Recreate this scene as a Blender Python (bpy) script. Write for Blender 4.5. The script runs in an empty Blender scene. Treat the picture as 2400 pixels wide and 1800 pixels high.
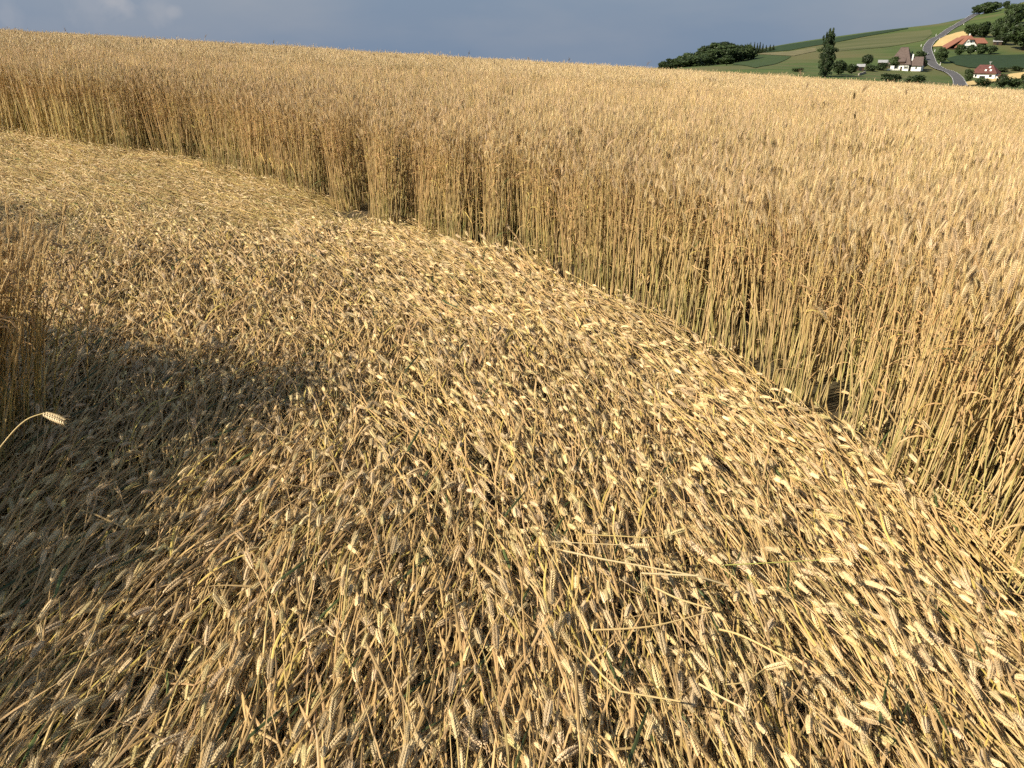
import bpy, math, random
import numpy as np
from mathutils import Vector, Matrix, noise as mnoise
from mathutils.geometry import delaunay_2d_cdt

R = math.radians
rng = np.random.default_rng(7)
random.seed(7)
scene = bpy.context.scene
COL = scene.collection

# ------------------------------------------------------------------ camera
F = 1803.0                      # focal length in pixels of the 2400 px wide photograph
PITCH = R(23.4)
CAM_H = 1.70
cam_d = bpy.data.cameras.new('camera')
cam = bpy.data.objects.new('camera', cam_d)
COL.objects.link(cam)
cam.location = (0, 0, CAM_H)
cam.rotation_euler = (math.pi / 2 - PITCH, 0, 0)
cam_d.sensor_width = 36
cam_d.lens = 36 * F / 2400
cam_d.clip_start = 0.05
cam_d.clip_end = 6000
scene.camera = cam

# ------------------------------------------------------------------ world + sun
SUN_EL = R(35)
SHADOW = Vector((0.86, 0.51)).normalized()      # ground direction in which shadows fall
w = bpy.data.worlds.new('World')
scene.world = w
w.use_nodes = True
nt = w.node_tree
nt.nodes.clear()
def wn(t, **k):
    n = nt.nodes.new(t)
    for a, b in k.items():
        setattr(n, a, b)
    return n
out = wn('ShaderNodeOutputWorld')
bg = wn('ShaderNodeBackground')
sky = wn('ShaderNodeTexSky', sky_type='NISHITA', sun_disc=False)
sky.sun_elevation = SUN_EL
sky.sun_rotation = math.atan2(-SHADOW.x, -SHADOW.y)
sky.air_density = 1.4
sky.dust_density = 2.0
sky.ozone_density = 2.0
bg.inputs['Strength'].default_value = 0.056
tc = wn('ShaderNodeTexCoord')
mp = wn('ShaderNodeMapping')
mp.inputs['Scale'].default_value = (1.0, 1.0, 3.2)
nz = wn('ShaderNodeTexNoise')
nz.inputs['Scale'].default_value = 3.1
nz.inputs['Detail'].default_value = 5
nz.inputs['Roughness'].default_value = 0.5
ramp = wn('ShaderNodeValToRGB')
ramp.color_ramp.elements[0].position = 0.42
ramp.color_ramp.elements[0].color = (2.15, 2.95, 4.25, 1)
ramp.color_ramp.elements[1].position = 0.72
ramp.color_ramp.elements[1].color = (3.1, 3.6, 4.5, 1)
mixs = wn('ShaderNodeMixRGB')
mixs.inputs['Fac'].default_value = 0.88
nt.links.new(tc.outputs['Generated'], mp.inputs['Vector'])
nt.links.new(mp.outputs['Vector'], nz.inputs['Vector'])
nt.links.new(nz.outputs['Fac'], ramp.inputs['Fac'])
nt.links.new(sky.outputs['Color'], mixs.inputs['Color1'])
nt.links.new(ramp.outputs['Color'], mixs.inputs['Color2'])
# small bright cumulus heads above the crest, broken up by noise
last = mixs.outputs['Color']
def puff(dx, dy, dz, rad, amount, last):
    d = Vector((dx, dy, dz)).normalized()
    vm = wn('ShaderNodeVectorMath', operation='DISTANCE')
    vm.inputs[1].default_value = d
    nt.links.new(tc.outputs['Generated'], vm.inputs[0])
    n2 = wn('ShaderNodeTexNoise')
    n2.inputs['Scale'].default_value = 38
    n2.inputs['Detail'].default_value = 6
    nt.links.new(tc.outputs['Generated'], n2.inputs['Vector'])
    ad = wn('ShaderNodeMath', operation='MULTIPLY_ADD')
    nt.links.new(n2.outputs['Fac'], ad.inputs[0])
    ad.inputs[1].default_value = rad * 2.2
    nt.links.new(vm.outputs['Value'], ad.inputs[2])
    mr = wn('ShaderNodeMapRange')
    mr.inputs['From Min'].default_value = rad * 2.0
    mr.inputs['From Max'].default_value = rad * 1.25
    mr.inputs['To Min'].default_value = 0
    mr.inputs['To Max'].default_value = amount
    nt.links.new(ad.outputs[0], mr.inputs['Value'])
    mx = wn('ShaderNodeMixRGB')
    mx.inputs['Color2'].default_value = (5.2, 5.1, 5.3, 1)
    nt.links.new(mr.outputs[0], mx.inputs['Fac'])
    nt.links.new(last, mx.inputs['Color1'])
    return mx.outputs['Color']
CP, SP = math.cos(PITCH), math.sin(PITCH)
def pxdir(u, v):
    xc, yc = (u - 1200) / F, (900 - v) / F
    return Vector((xc, CP + SP * yc, -SP + CP * yc))
for (pu, pv, pr, pa) in ((285, 18, 0.020, 0.45), (215, 2, 0.030, 0.22), (410, 28, 0.010, 0.2), (370, 25, 0.022, 0.22), (10, 40, 0.02, 0.2)):
    d = pxdir(pu, pv)
    last = puff(d.x, d.y, d.z, pr, pa, last)
nt.links.new(last, bg.inputs['Color'])
nt.links.new(bg.outputs[0], out.inputs[0])

sun_d = bpy.data.lights.new('sun', 'SUN')
sun_d.energy = 5.0
sun_d.angle = R(0.53)
sun_d.color = (1.0, 0.90, 0.745)
sun = bpy.data.objects.new('sun', sun_d)
COL.objects.link(sun)
ray = Vector((SHADOW.x * math.cos(SUN_EL), SHADOW.y * math.cos(SUN_EL), -math.sin(SUN_EL)))
sun.rotation_euler = ray.to_track_quat('-Z', 'Y').to_euler()
sun.location = (-30, -20, 30)
scene.view_settings.view_transform = 'Standard'
scene.view_settings.look = 'None'
scene.view_settings.exposure = 0.80
scene.view_settings.gamma = 1.0
scene.render.engine = 'CYCLES'
scene.cycles.use_denoising = False
scene.cycles.use_adaptive_sampling = True
scene.cycles.adaptive_threshold = 0.03
scene.cycles.max_bounces = 4
scene.cycles.diffuse_bounces = 2
scene.cycles.glossy_bounces = 2
scene.cycles.transmission_bounces = 2

# ------------------------------------------------------------------ helpers
def tag(o, label=None, cat=None, group=None, kind=None):
    if label: o['label'] = label
    if cat: o['category'] = cat
    if group: o['group'] = group
    if kind: o['kind'] = kind
    return o
def empty(name, loc, rz=0):
    o = bpy.data.objects.new(name, None)
    o.empty_display_size = 0.1
    COL.objects.link(o)
    o.location = loc
    o.rotation_euler = (0, 0, rz)
    return o
def link(name, me, parent=None, loc=None):
    o = bpy.data.objects.new(name, me)
    COL.objects.link(o)
    if parent is not None:
        o.parent = parent
    if loc is not None:
        o.location = loc
    return o

class G:
    """geometry collector: vertices, polygons (tri/quad), colour per vertex"""
    def __init__(s):
        s.v, s.c, s.f3, s.f4, s.n = [], [], [], [], 0
    def add(s, v, f, c):
        v = np.asarray(v, float).reshape(-1, 3)
        c = np.asarray(c, float)
        if c.ndim == 1:
            c = np.tile(c, (len(v), 1))
        f = np.asarray(f, int)
        (s.f4 if f.shape[1] == 4 else s.f3).append(f + s.n)
        s.v.append(v); s.c.append(c); s.n += len(v)
    def arrays(s):
        v = np.concatenate(s.v) if s.v else np.zeros((0, 3))
        c = np.concatenate(s.c) if s.c else np.zeros((0, 3))
        f3 = np.concatenate(s.f3) if s.f3 else np.zeros((0, 3), int)
        f4 = np.concatenate(s.f4) if s.f4 else np.zeros((0, 4), int)
        return v, c, f3, f4
    def merge(s, arr, mat=None, cmul=1.0):
        v, c, f3, f4 = arr
        if mat is not None:
            v = v @ mat[:3, :3].T + mat[:3, 3]
        if len(f3): s.f3.append(f3 + s.n)
        if len(f4): s.f4.append(f4 + s.n)
        s.v.append(v); s.c.append(np.clip(c * cmul, 0, 1)); s.n += len(v)
    def mesh(s, name, mat, smooth=False):
        return mesh_from(name, s.arrays(), mat, smooth)
def mesh_from(name, arr, mat, smooth=False):
    v, c, f3, f4 = arr
    me = bpy.data.meshes.new(name)
    me.vertices.add(len(v))
    me.vertices.foreach_set('co', np.ascontiguousarray(v, dtype=np.float32).ravel())
    nl = len(f3) * 3 + len(f4) * 4
    me.loops.add(nl)
    me.loops.foreach_set('vertex_index', np.concatenate([f3.ravel(), f4.ravel()]).astype(np.int32))
    npoly = len(f3) + len(f4)
    me.polygons.add(npoly)
    st = np.concatenate([np.arange(len(f3)) * 3, len(f3) * 3 + np.arange(len(f4)) * 4]).astype(np.int32)
    me.polygons.foreach_set('loop_start', st)
    a = me.attributes.new('Col', 'FLOAT_COLOR', 'POINT')
    a.data.foreach_set('color', np.concatenate([c, np.ones((len(c), 1))], 1).astype(np.float32).ravel())
    me.polygons.foreach_set('use_smooth', np.full(npoly, smooth))
    me.materials.append(mat)
    me.update(calc_edges=True)
    return me

# ------------------------------------------------------------------ materials
def base_mat(name):
    m = bpy.data.materials.new(name)
    m.use_nodes = True
    t = m.node_tree
    p = t.nodes['Principled BSDF']
    return m, t, p
def plant_mat(name, trans, rough, spec, jitter=(0.86, 1.12)):
    m, t, p = base_mat(name)
    at = t.nodes.new('ShaderNodeAttribute'); at.attribute_name = 'Col'
    oi = t.nodes.new('ShaderNodeObjectInfo')
    mr = t.nodes.new('ShaderNodeMapRange')
    mr.inputs['To Min'].default_value, mr.inputs['To Max'].default_value = jitter
    t.links.new(oi.outputs['Random'], mr.inputs['Value'])
    mu = t.nodes.new('ShaderNodeVectorMath'); mu.operation = 'SCALE'
    t.links.new(at.outputs['Color'], mu.inputs[0])
    t.links.new(mr.outputs[0], mu.inputs['Scale'])
    t.links.new(mu.outputs[0], p.inputs['Base Color'])
    p.inputs['Roughness'].default_value = rough
    p.inputs['Specular IOR Level'].default_value = spec
    if trans > 0:
        tr = t.nodes.new('ShaderNodeBsdfTranslucent')
        t.links.new(mu.outputs[0], tr.inputs['Color'])
        mx = t.nodes.new('ShaderNodeMixShader')
        mx.inputs[0].default_value = trans
        t.links.new(p.outputs[0], mx.inputs[1])
        t.links.new(tr.outputs[0], mx.inputs[2])
        t.links.new(mx.outputs[0], t.nodes['Material Output'].inputs['Surface'])
    return m
M_WHEAT = plant_mat('ripe_wheat', 0.14, 0.5, 0.35)
M_LEAF = plant_mat('tree_leaves', 0.22, 0.55, 0.3, (0.8, 1.2))
def noise_mat(name, c1, c2, scale, rough=0.9, spec=0.2, detail=6, bump=0.0, c3=None, scale2=None, stretch=(1, 1, 1)):
    m, t, p = base_mat(name)
    tcn = t.nodes.new('ShaderNodeTexCoord')
    mpn = t.nodes.new('ShaderNodeMapping'); mpn.inputs['Scale'].default_value = stretch
    n = t.nodes.new('ShaderNodeTexNoise')
    n.inputs['Scale'].default_value = scale
    n.inputs['Detail'].default_value = detail
    n.inputs['Roughness'].default_value = 0.62
    t.links.new(tcn.outputs['Object'], mpn.inputs['Vector'])
    t.links.new(mpn.outputs['Vector'], n.inputs['Vector'])
    r = t.nodes.new('ShaderNodeValToRGB')
    r.color_ramp.elements[0].position, r.color_ramp.elements[1].position = 0.35, 0.68
    r.color_ramp.elements[0].color = (*c1, 1)
    r.color_ramp.elements[1].color = (*c2, 1)
    t.links.new(n.outputs['Fac'], r.inputs['Fac'])
    colour = r.outputs['Color']
    if c3 is not None:
        n2 = t.nodes.new('ShaderNodeTexNoise')
        n2.inputs['Scale'].default_value = scale2
        n2.inputs['Detail'].default_value = 3
        t.links.new(mpn.outputs['Vector'], n2.inputs['Vector'])
        r2 = t.nodes.new('ShaderNodeValToRGB')
        r2.color_ramp.elements[0].position, r2.color_ramp.elements[1].position = 0.45, 0.62
        t.links.new(n2.outputs['Fac'], r2.inputs['Fac'])
        mx = t.nodes.new('ShaderNodeMixRGB')
        mx.inputs['Color2'].default_value = (*c3, 1)
        t.links.new(r2.outputs['Color'], mx.inputs['Fac'])
        t.links.new(colour, mx.inputs['Color1'])
        colour = mx.outputs['Color']
    t.links.new(colour, p.inputs['Base Color'])
    p.inputs['Roughness'].default_value = rough
    p.inputs['Specular IOR Level'].default_value = spec
    if bump:
        b = t.nodes.new('ShaderNodeBump')
        b.inputs['Strength'].default_value = bump
        b.inputs['Distance'].default_value = 0.3
        t.links.new(n.outputs['Fac'], b.inputs['Height'])
        t.links.new(b.outputs[0], p.inputs['Normal'])
    return m
M_GROUND = noise_mat('earth_and_grass', (0.055, 0.040, 0.024), (0.10, 0.072, 0.042), 9, c3=(0.075, 0.060, 0.03), scale2=0.8, bump=0.4)
M_GRASS = noise_mat('hill_grass', (0.050, 0.078, 0.020), (0.082, 0.110, 0.030), 0.05, c3=(0.105, 0.100, 0.040), scale2=0.013, stretch=(1, 2.2, 1))
M_MEADOW = noise_mat('mown_meadow', (0.084, 0.092, 0.036), (0.122, 0.118, 0.055), 0.04, c3=(0.066, 0.078, 0.026), scale2=0.02, stretch=(0.5, 2.4, 1))
M_CROPGREEN = noise_mat('green_crop', (0.018, 0.036, 0.014), (0.027, 0.048, 0.018), 0.3)
M_CROPLIGHT = noise_mat('light_green_crop', (0.034, 0.056, 0.018), (0.048, 0.072, 0.022), 0.2)
M_STUBBLE = noise_mat('pale_stubble', (0.12, 0.11, 0.055), (0.155, 0.14, 0.07), 0.15)
M_GOLD = noise_mat('far_ripe_grain', (0.46, 0.33, 0.14), (0.56, 0.42, 0.19), 0.4)
M_ASPHALT = noise_mat('asphalt', (0.075, 0.073, 0.076), (0.105, 0.102, 0.104), 0.4)
M_LINE = noise_mat('road_paint', (0.62, 0.62, 0.6), (0.75, 0.75, 0.72), 2)
M_WHITE = noise_mat('white_render', (0.70, 0.69, 0.64), (0.80, 0.79, 0.74), 0.6)
M_ROOFRED = noise_mat('red_roof_tiles', (0.19, 0.082, 0.054), (0.26, 0.115, 0.075), 1.2, stretch=(1, 1, 3))
M_ROOFBROWN = noise_mat('brown_roof_tiles', (0.082, 0.060, 0.052), (0.125, 0.094, 0.082), 1.0, stretch=(1, 1, 3))
M_ROOFDARK = noise_mat('dark_red_roof_tiles', (0.085, 0.035, 0.03), (0.135, 0.06, 0.05), 1.2, stretch=(1, 1, 3))
M_WOOD = noise_mat('dark_timber', (0.035, 0.024, 0.017), (0.075, 0.05, 0.034), 1.5, stretch=(4, 4, 0.5))
M_BARK = noise_mat('bark', (0.05, 0.038, 0.028), (0.095, 0.075, 0.055), 3)
M_GREY = noise_mat('grey_sheet_roof', (0.26, 0.26, 0.26), (0.36, 0.36, 0.36), 0.8)
M_STONE = noise_mat('rubble_stone', (0.25, 0.22, 0.18), (0.38, 0.34, 0.28), 0.9)
M_DARK = noise_mat('dark_opening', (0.012, 0.012, 0.013), (0.022, 0.022, 0.023), 2)
M_METAL = noise_mat('galvanised_metal', (0.4, 0.4, 0.41), (0.5, 0.5, 0.5), 3, rough=0.5)
def glass_mat():
    m, t, p = base_mat('window_glass')
    p.inputs['Base Color'].default_value = (0.02, 0.024, 0.026, 1)
    p.inputs['Roughness'].default_value = 0.08
    p.inputs['Specular IOR Level'].default_value = 0.6
    return m
M_GLASS = glass_mat()
def paint_mat(name, c):
    m, t, p = base_mat(name)
    p.inputs['Base Color'].default_value = (*c, 1)
    p.inputs['Roughness'].default_value = 0.3
    p.inputs['Metallic'].default_value = 0.4
    p.inputs['Coat Weight'].default_value = 0.5
    return m
M_CAR = paint_mat('silver_car_paint', (0.55, 0.56, 0.58))
M_TYRE = noise_mat('tyre_rubber', (0.015, 0.015, 0.015), (0.025, 0.025, 0.025), 5)

# ------------------------------------------------------------------ terrain
def z_near(x, y):
    yy = np.maximum(y, 0)
    return 0.025 * y - 0.055 * x - 0.0005 * yy * yy
ctl = [(1300, 215, 420), (1450, 185, 420), (1500, 180, 560), (1560, 168, 640), (1600, 158, 430), (1715, 153, 440), (1850, 165, 370), (1925, 178, 345), (2010, 172, 390),
       (2100, 165, 425), (2170, 166, 425), (2240, 192, 385), (2310, 184, 415), (2395, 204, 360), (2480, 200, 360),
       (2160, 136, 480), (2178, 118, 520), (2230, 119, 540), (2300, 125, 530), (2395, 131, 520), (2480, 130, 520),
       (2205, 92, 585), (2240, 72, 650), (2285, 38, 745), (2345, 20, 765), (2400, 5, 770), (2480, -20, 780), (2330, 82, 625), (2400, 72, 630), (2480, 65, 640),
       (1748, 128, 570), (1824, 107, 690), (1880, 97, 705), (2034, 75, 722), (2128, 64, 735), (2210, 54, 745),
       (1890, 140, 480), (1950, 128, 510), (2050, 112, 560), (2120, 98, 600), (1790, 142, 490), (1650, 148, 560)]
pts, zs = [], []
for u, v, D in ctl:
    d = pxdir(u, v)
    pts.append((D * d.x / d.y, D)); zs.append(CAM_H + D * d.z / d.y)
for u, v, D in ((1748, 137, 640), (1824, 117, 765), (1880, 108, 780), (1955, 98, 785), (2034, 87, 795), (2128, 76, 805), (2210, 66, 815), (2285, 50, 820), (2345, 32, 835), (2400, 17, 840),
                (1955, 86, 713), (1910, 120, 600), (1990, 106, 610), (2080, 92, 640), (2150, 80, 660)):
    d = pxdir(u, v)
    pts.append((D * d.x / d.y, D)); zs.append(CAM_H + D * d.z / d.y)
for x, y, z in [(60, 1100, -25), (250, 1100, -32), (450, 1150, -12), (600, 1100, 18), (-300, 300, -25), (-600, 800, -30), (0, 700, -28), (-100, 1200, -35),
                (-900, 1500, -40), (0, 250, -18), (120, 220, -16), (250, 260, -14), (330, 300, -13), (600, 500, 10), (600, 800, 45), (700, 300, -5),
                (-600, 150, -10), (600, 150, -25), (900, 1600, 10), (0, 1700, -40), (-100, 450, -24)]:
    pts.append((x, y)); zs.append(z)
P = np.array(pts) / 100.0
Zc = np.array(zs)
def tps_k(r2):
    return np.where(r2 > 1e-12, 0.5 * r2 * np.log(np.maximum(r2, 1e-12)), 0)
n = len(P)
K = tps_k(((P[:, None] - P[None]) ** 2).sum(-1)) + 0.01 * np.eye(n)
A = np.zeros((n + 3, n + 3)); A[:n, :n] = K
A[:n, n] = 1; A[:n, n + 1:] = P; A[n, :n] = 1; A[n + 1:, :n] = P.T
W = np.linalg.solve(A, np.concatenate([Zc, np.zeros(3)]))
def z_far(x, y):
    x, y = np.asarray(x, float) / 100, np.asarray(y, float) / 100
    sh = x.shape
    q = np.stack([x.ravel(), y.ravel()], -1)
    r2 = ((q[:, None] - P[None]) ** 2).sum(-1)
    return (tps_k(r2) @ W[:n] + W[n] + q @ W[n + 1:]).reshape(sh)
def terrain(x, y):
    x, y = np.asarray(x, float), np.asarray(y, float)
    s = np.clip((y - 70) / 160, 0, 1); s = s * s * (3 - 2 * s)
    zn = z_near(x, np.minimum(y, 170))
    res = zn.copy()
    m = s > 0
    if m.any():
        res[m] = zn[m] * (1 - s[m]) + s[m] * z_far(x[m], y[m])
    return res
def tz(x, y):
    return float(terrain(np.array([x]), np.array([y]))[0])
def near_pt(u, v, h=0.0):
    d = pxdir(u, v)
    ys = np.linspace(0.4, 70, 6000)
    xs = ys * d.x / d.y
    zz = CAM_H + ys * d.z / d.y - (z_near(xs, ys) + h)
    i = int(np.argmax(zz < 0))
    return Vector((xs[i], ys[i], float(z_near(xs[i], ys[i])) + h))
def far_pt(u, v, d0=240, d1=1100):
    d = pxdir(u, v)
    ys = np.arange(d0, d1, 1.0)
    xs = ys * d.x / d.y
    g = terrain(xs, ys)
    zz = CAM_H + ys * d.z / d.y - g
    hit = np.nonzero(zz < 0)[0]
    i = int(hit[0]) if len(hit) else int(np.argmin(zz))
    return Vector((xs[i], ys[i], g[i]))

ys = np.unique(np.concatenate([np.arange(-8, 12, 0.5), np.arange(12, 80, 2.0), np.arange(80, 300, 8), np.arange(300, 860, 5), np.arange(860, 1800, 60)]))
xs = np.unique(np.concatenate([np.arange(-900, -60, 60), np.arange(-60, -10, 4), np.arange(-10, 10, 0.5), np.arange(10, 60, 4), np.arange(60, 520, 5), np.arange(520, 1200, 50)]))
gx, gy = np.meshgrid(xs, ys)
gz = terrain(gx, gy)
nx_, ny_ = len(xs), len(ys)
idx = np.arange(nx_ * ny_).reshape(ny_, nx_)
fq = np.stack([idx[:-1, :-1], idx[:-1, 1:], idx[1:, 1:], idx[1:, :-1]], -1).reshape(-1, 4)
gme = mesh_from('ground', (np.stack([gx, gy, gz], -1).reshape(-1, 3), np.full((nx_ * ny_, 3), 0.1), np.zeros((0, 3), int), fq), M_GROUND, True)
gme.materials.append(M_GRASS)
fy = gy[:-1, :-1].ravel()
gme.polygons.foreach_set('material_index', (fy > 79).astype(np.int32))
ground = link('ground', gme)
tag(ground, kind='structure')

# ------------------------------------------------------------------ far fields and the road
def inside(poly, x, y):
    poly = np.asarray(poly, float)
    x, y = np.asarray(x, float), np.asarray(y, float)
    c = np.zeros(x.shape, bool)
    j = len(poly) - 1
    for i in range(len(poly)):
        xi, yi = poly[i]; xj, yj = poly[j]
        cond = ((yi > y) != (yj > y)) & (x < (xj - xi) * (y - yi) / (yj - yi + 1e-12) + xi)
        c ^= cond
        j = i
    return c
def drape(name, uv, mat, lift, step=9):
    w_ = [far_pt(u, v) for u, v in uv]
    poly = [(p.x, p.y) for p in w_]
    edge = []
    for i in range(len(poly)):
        a, b = Vector(poly[i]), Vector(poly[(i + 1) % len(poly)])
        k = max(1, int((b - a).length / step))
        edge += [a.lerp(b, t / k) for t in range(k)]
    ex = [p.x for p in edge]; ey = [p.y for p in edge]
    X, Y = np.meshgrid(np.arange(min(ex), max(ex), step), np.arange(min(ey), max(ey), step))
    X, Y = X.ravel(), Y.ravel()
    m = inside(poly, X, Y)
    vs = [Vector((p.x, p.y)) for p in edge] + [Vector((a, b)) for a, b in zip(X[m], Y[m])]
    r = delaunay_2d_cdt(vs, [], [list(range(len(edge)))], 1, 1e-4)
    V = np.array([(p.x, p.y) for p in r[0]])
    Z = terrain(V[:, 0], V[:, 1]) + lift
    f = np.array([list(t) for t in r[2] if len(t) == 3])
    me = mesh_from(name, (np.column_stack([V, Z]), np.full((len(V), 3), 0.1), f, np.zeros((0, 4), int)), mat, True)
    o = link(name, me)
    tag(o, kind='structure')
    return o
drape('green_crop_field', [(1746, 128), (1785, 117), (1824, 109), (1880, 100), (1950, 91), (2034, 78), (2090, 70), (2128, 66), (2128, 68), (2034, 85), (1950, 102), (1850, 119), (1780, 125)], M_CROPGREEN, 0.35)
drape('meadow', [(1870, 118), (1950, 104), (2034, 88), (2110, 76), (2180, 70), (2185, 78), (2165, 95), (2120, 104), (2040, 114), (1960, 121)], M_MEADOW, 0.2)
drape('stubble_field', [(1775, 128), (1850, 121), (1912, 112), (1912, 121), (1860, 132), (1815, 130)], M_STUBBLE, 0.22)
drape('light_crop_field', [(1717, 152), (1728, 134), (1748, 130), (1855, 133), (1830, 146), (1770, 160)], M_CROPLIGHT, 0.25)
drape('grain_field', [(2184, 111), (2219, 109), (2226, 100), (2268, 88), (2268, 72), (2240, 78), (2215, 85), (2200, 95)], M_GOLD, 0.4, 5)
drape('dark_crop_field', [(2216, 139), (2245, 131), (2300, 129), (2420, 128), (2440, 160), (2330, 163), (2270, 160), (2240, 153)], M_CROPGREEN, 0.35)
drape('grain_strip', [(2254, 195), (2290, 189), (2330, 181), (2370, 175), (2440, 166), (2440, 182), (2370, 187), (2330, 193), (2290, 200), (2260, 203)], M_GOLD, 0.4, 5)

rd = [(2290, 34), (2276, 41), (2247, 58), (2218, 75), (2193, 91), (2176, 107), (2173, 119), (2179, 139), (2186, 154), (2203, 164), (2223, 171), (2238, 181), (2246, 192), (2250, 205)]
rp = [far_pt(u, v) for u, v in rd]
def smooth_path(p, n_=14):
    q = []
    for i in range(len(p) - 1):
        p0, p1, p2, p3 = p[max(i - 1, 0)], p[i], p[i + 1], p[min(i + 2, len(p) - 1)]
        for k in range(n_):
            t = k / n_
            q.append(0.5 * ((2 * p1) + (p2 - p0) * t + (2 * p0 - 5 * p1 + 4 * p2 - p3) * t * t + (3 * p1 - p0 - 3 * p2 + p3) * t ** 3))
    return q + [p[-1]]
road_c = smooth_path([Vector((p.x, p.y)) for p in rp])
ROAD_Z = np.zeros(len(road_c))
for i, c in enumerate(road_c):
    a, b = road_c[max(i - 1, 0)], road_c[min(i + 1, len(road_c) - 1)]
    t = (b - a).normalized(); nn = Vector((-t.y, t.x))
    ROAD_Z[i] = max(tz(c.x + nn.x * k, c.y + nn.y * k) for k in (-3.3, 0, 3.3))
ROAD_Z = np.convolve(np.pad(ROAD_Z, 4, mode='edge'), np.ones(9) / 9, mode='valid')
def strip(name, off, width, lift, mat, parent=None):
    v = []
    for i, c in enumerate(road_c):
        a, b = road_c[max(i - 1, 0)], road_c[min(i + 1, len(road_c) - 1)]
        t = (b - a).normalized(); nn = Vector((-t.y, t.x))
        for k in (off - width / 2, off, off + width / 2):
            q = c + nn * k
            v.append((q.x, q.y, 0))
    v = np.array(v)
    v[:, 2] = np.repeat(ROAD_Z, 3) + lift
    i = np.arange(len(road_c) - 1) * 3
    f = np.concatenate([np.stack([i + k, i + k + 1, i + k + 4, i + k + 3], -1) for k in (0, 1)])
    return link(name, mesh_from(name, (v, np.full((len(v), 3), 0.1), np.zeros((0, 3), int), f), mat, True), parent)
road = strip('road', 0, 5.2, 0.45, M_ASPHALT)
tag(road, kind='structure')
for o_ in (-2.4, 2.4):
    strip('edge_line', o_, 0.12, 0.50, M_LINE, road)

# ------------------------------------------------------------------ wheat: single plants
def tube(g, p, r, sides, col):
    p = np.asarray(p, float)
    n_ = len(p)
    t = np.gradient(p, axis=0)
    t /= np.linalg.norm(t, axis=1)[:, None] + 1e-12
    ref = np.array([1.0, 0.03, 0.02])
    a = np.cross(t, ref); a /= np.linalg.norm(a, axis=1)[:, None] + 1e-12
    b = np.cross(t, a)
    ang = np.arange(sides) * 2 * np.pi / sides
    r = np.broadcast_to(np.asarray(r, float), (n_,))
    v = p[:, None] + r[:, None, None] * (np.cos(ang)[None, :, None] * a[:, None] + np.sin(ang)[None, :, None] * b[:, None])
    i = np.arange(n_ - 1)[:, None] * sides
    k = np.arange(sides)[None]
    k2 = (k + 1) % sides
    f = np.stack([i + k, i + k2, i + sides + k2, i + sides + k], -1).reshape(-1, 4)
    col = np.asarray(col, float)
    if col.ndim == 1:
        col = np.tile(col, (n_, 1))
    g.add(v.reshape(-1, 3), f, np.repeat(col, sides, 0))
LF = np.array([[0, 1, 2], [0, 2, 3], [0, 3, 4], [0, 4, 1], [5, 2, 1], [5, 3, 2], [5, 4, 3], [5, 1, 4]])
def lemon(g, base, axis, side, L, wd, th, col):
    axis = axis / np.linalg.norm(axis)
    side = side - axis * side.dot(axis); side /= np.linalg.norm(side) + 1e-9
    up = np.cross(axis, side)
    m = base + axis * L * 0.42
    v = np.array([base, m + side * wd, m + up * th, m - side * wd, m - up * th, base + axis * L])
    g.add(v, LF, col)
def awn(g, base, d, L, r, col, droop=0.0):
    d = d / np.linalg.norm(d)
    s = np.cross(d, [0.3, 0.5, 0.8]); s /= np.linalg.norm(s) + 1e-9
    u = np.cross(d, s)
    tip = base + d * L + np.array([0, 0, -droop * L])
    v = np.array([base + s * r, base - s * 0.5 * r + u * 0.86 * r, base - s * 0.5 * r - u * 0.86 * r, tip])
    g.add(v, [[0, 1, 3], [1, 2, 3], [2, 0, 3]], col)
def leaf(g, p0, heading, L, wd, col, curl, pitch0, segs=6, twist=0.6):
    pos = np.array(p0, float)
    h = heading; pitch = pitch0
    vs = []
    tw = rng.uniform(-twist, twist)
    for i in range(segs + 1):
        t = i / segs
        d = np.array([math.sin(h) * math.cos(pitch), math.cos(h) * math.cos(pitch), math.sin(pitch)])
        s = np.array([math.cos(h), -math.sin(h), 0.0])
        nrm = np.cross(s, d)
        a = tw * t * 2.5
        s2 = s * math.cos(a) + nrm * math.sin(a)
        wv = wd * (0.55 + 1.2 * t) * (1 - t) ** 0.6 if t < 1 else 0.0003
        vs += [pos - s2 * wv, pos + nrm * wv * 0.35, pos + s2 * wv]
        pos = pos + d * L / segs
        pitch += curl / segs * (0.6 + 0.9 * t)
        h += rng.normal(0, 0.10)
    i = np.arange(segs) * 3
    f = np.concatenate([np.stack([i + k, i + k + 1, i + k + 4, i + k + 3], -1) for k in (0, 1)])
    g.add(np.array(vs), f, col)

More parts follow.
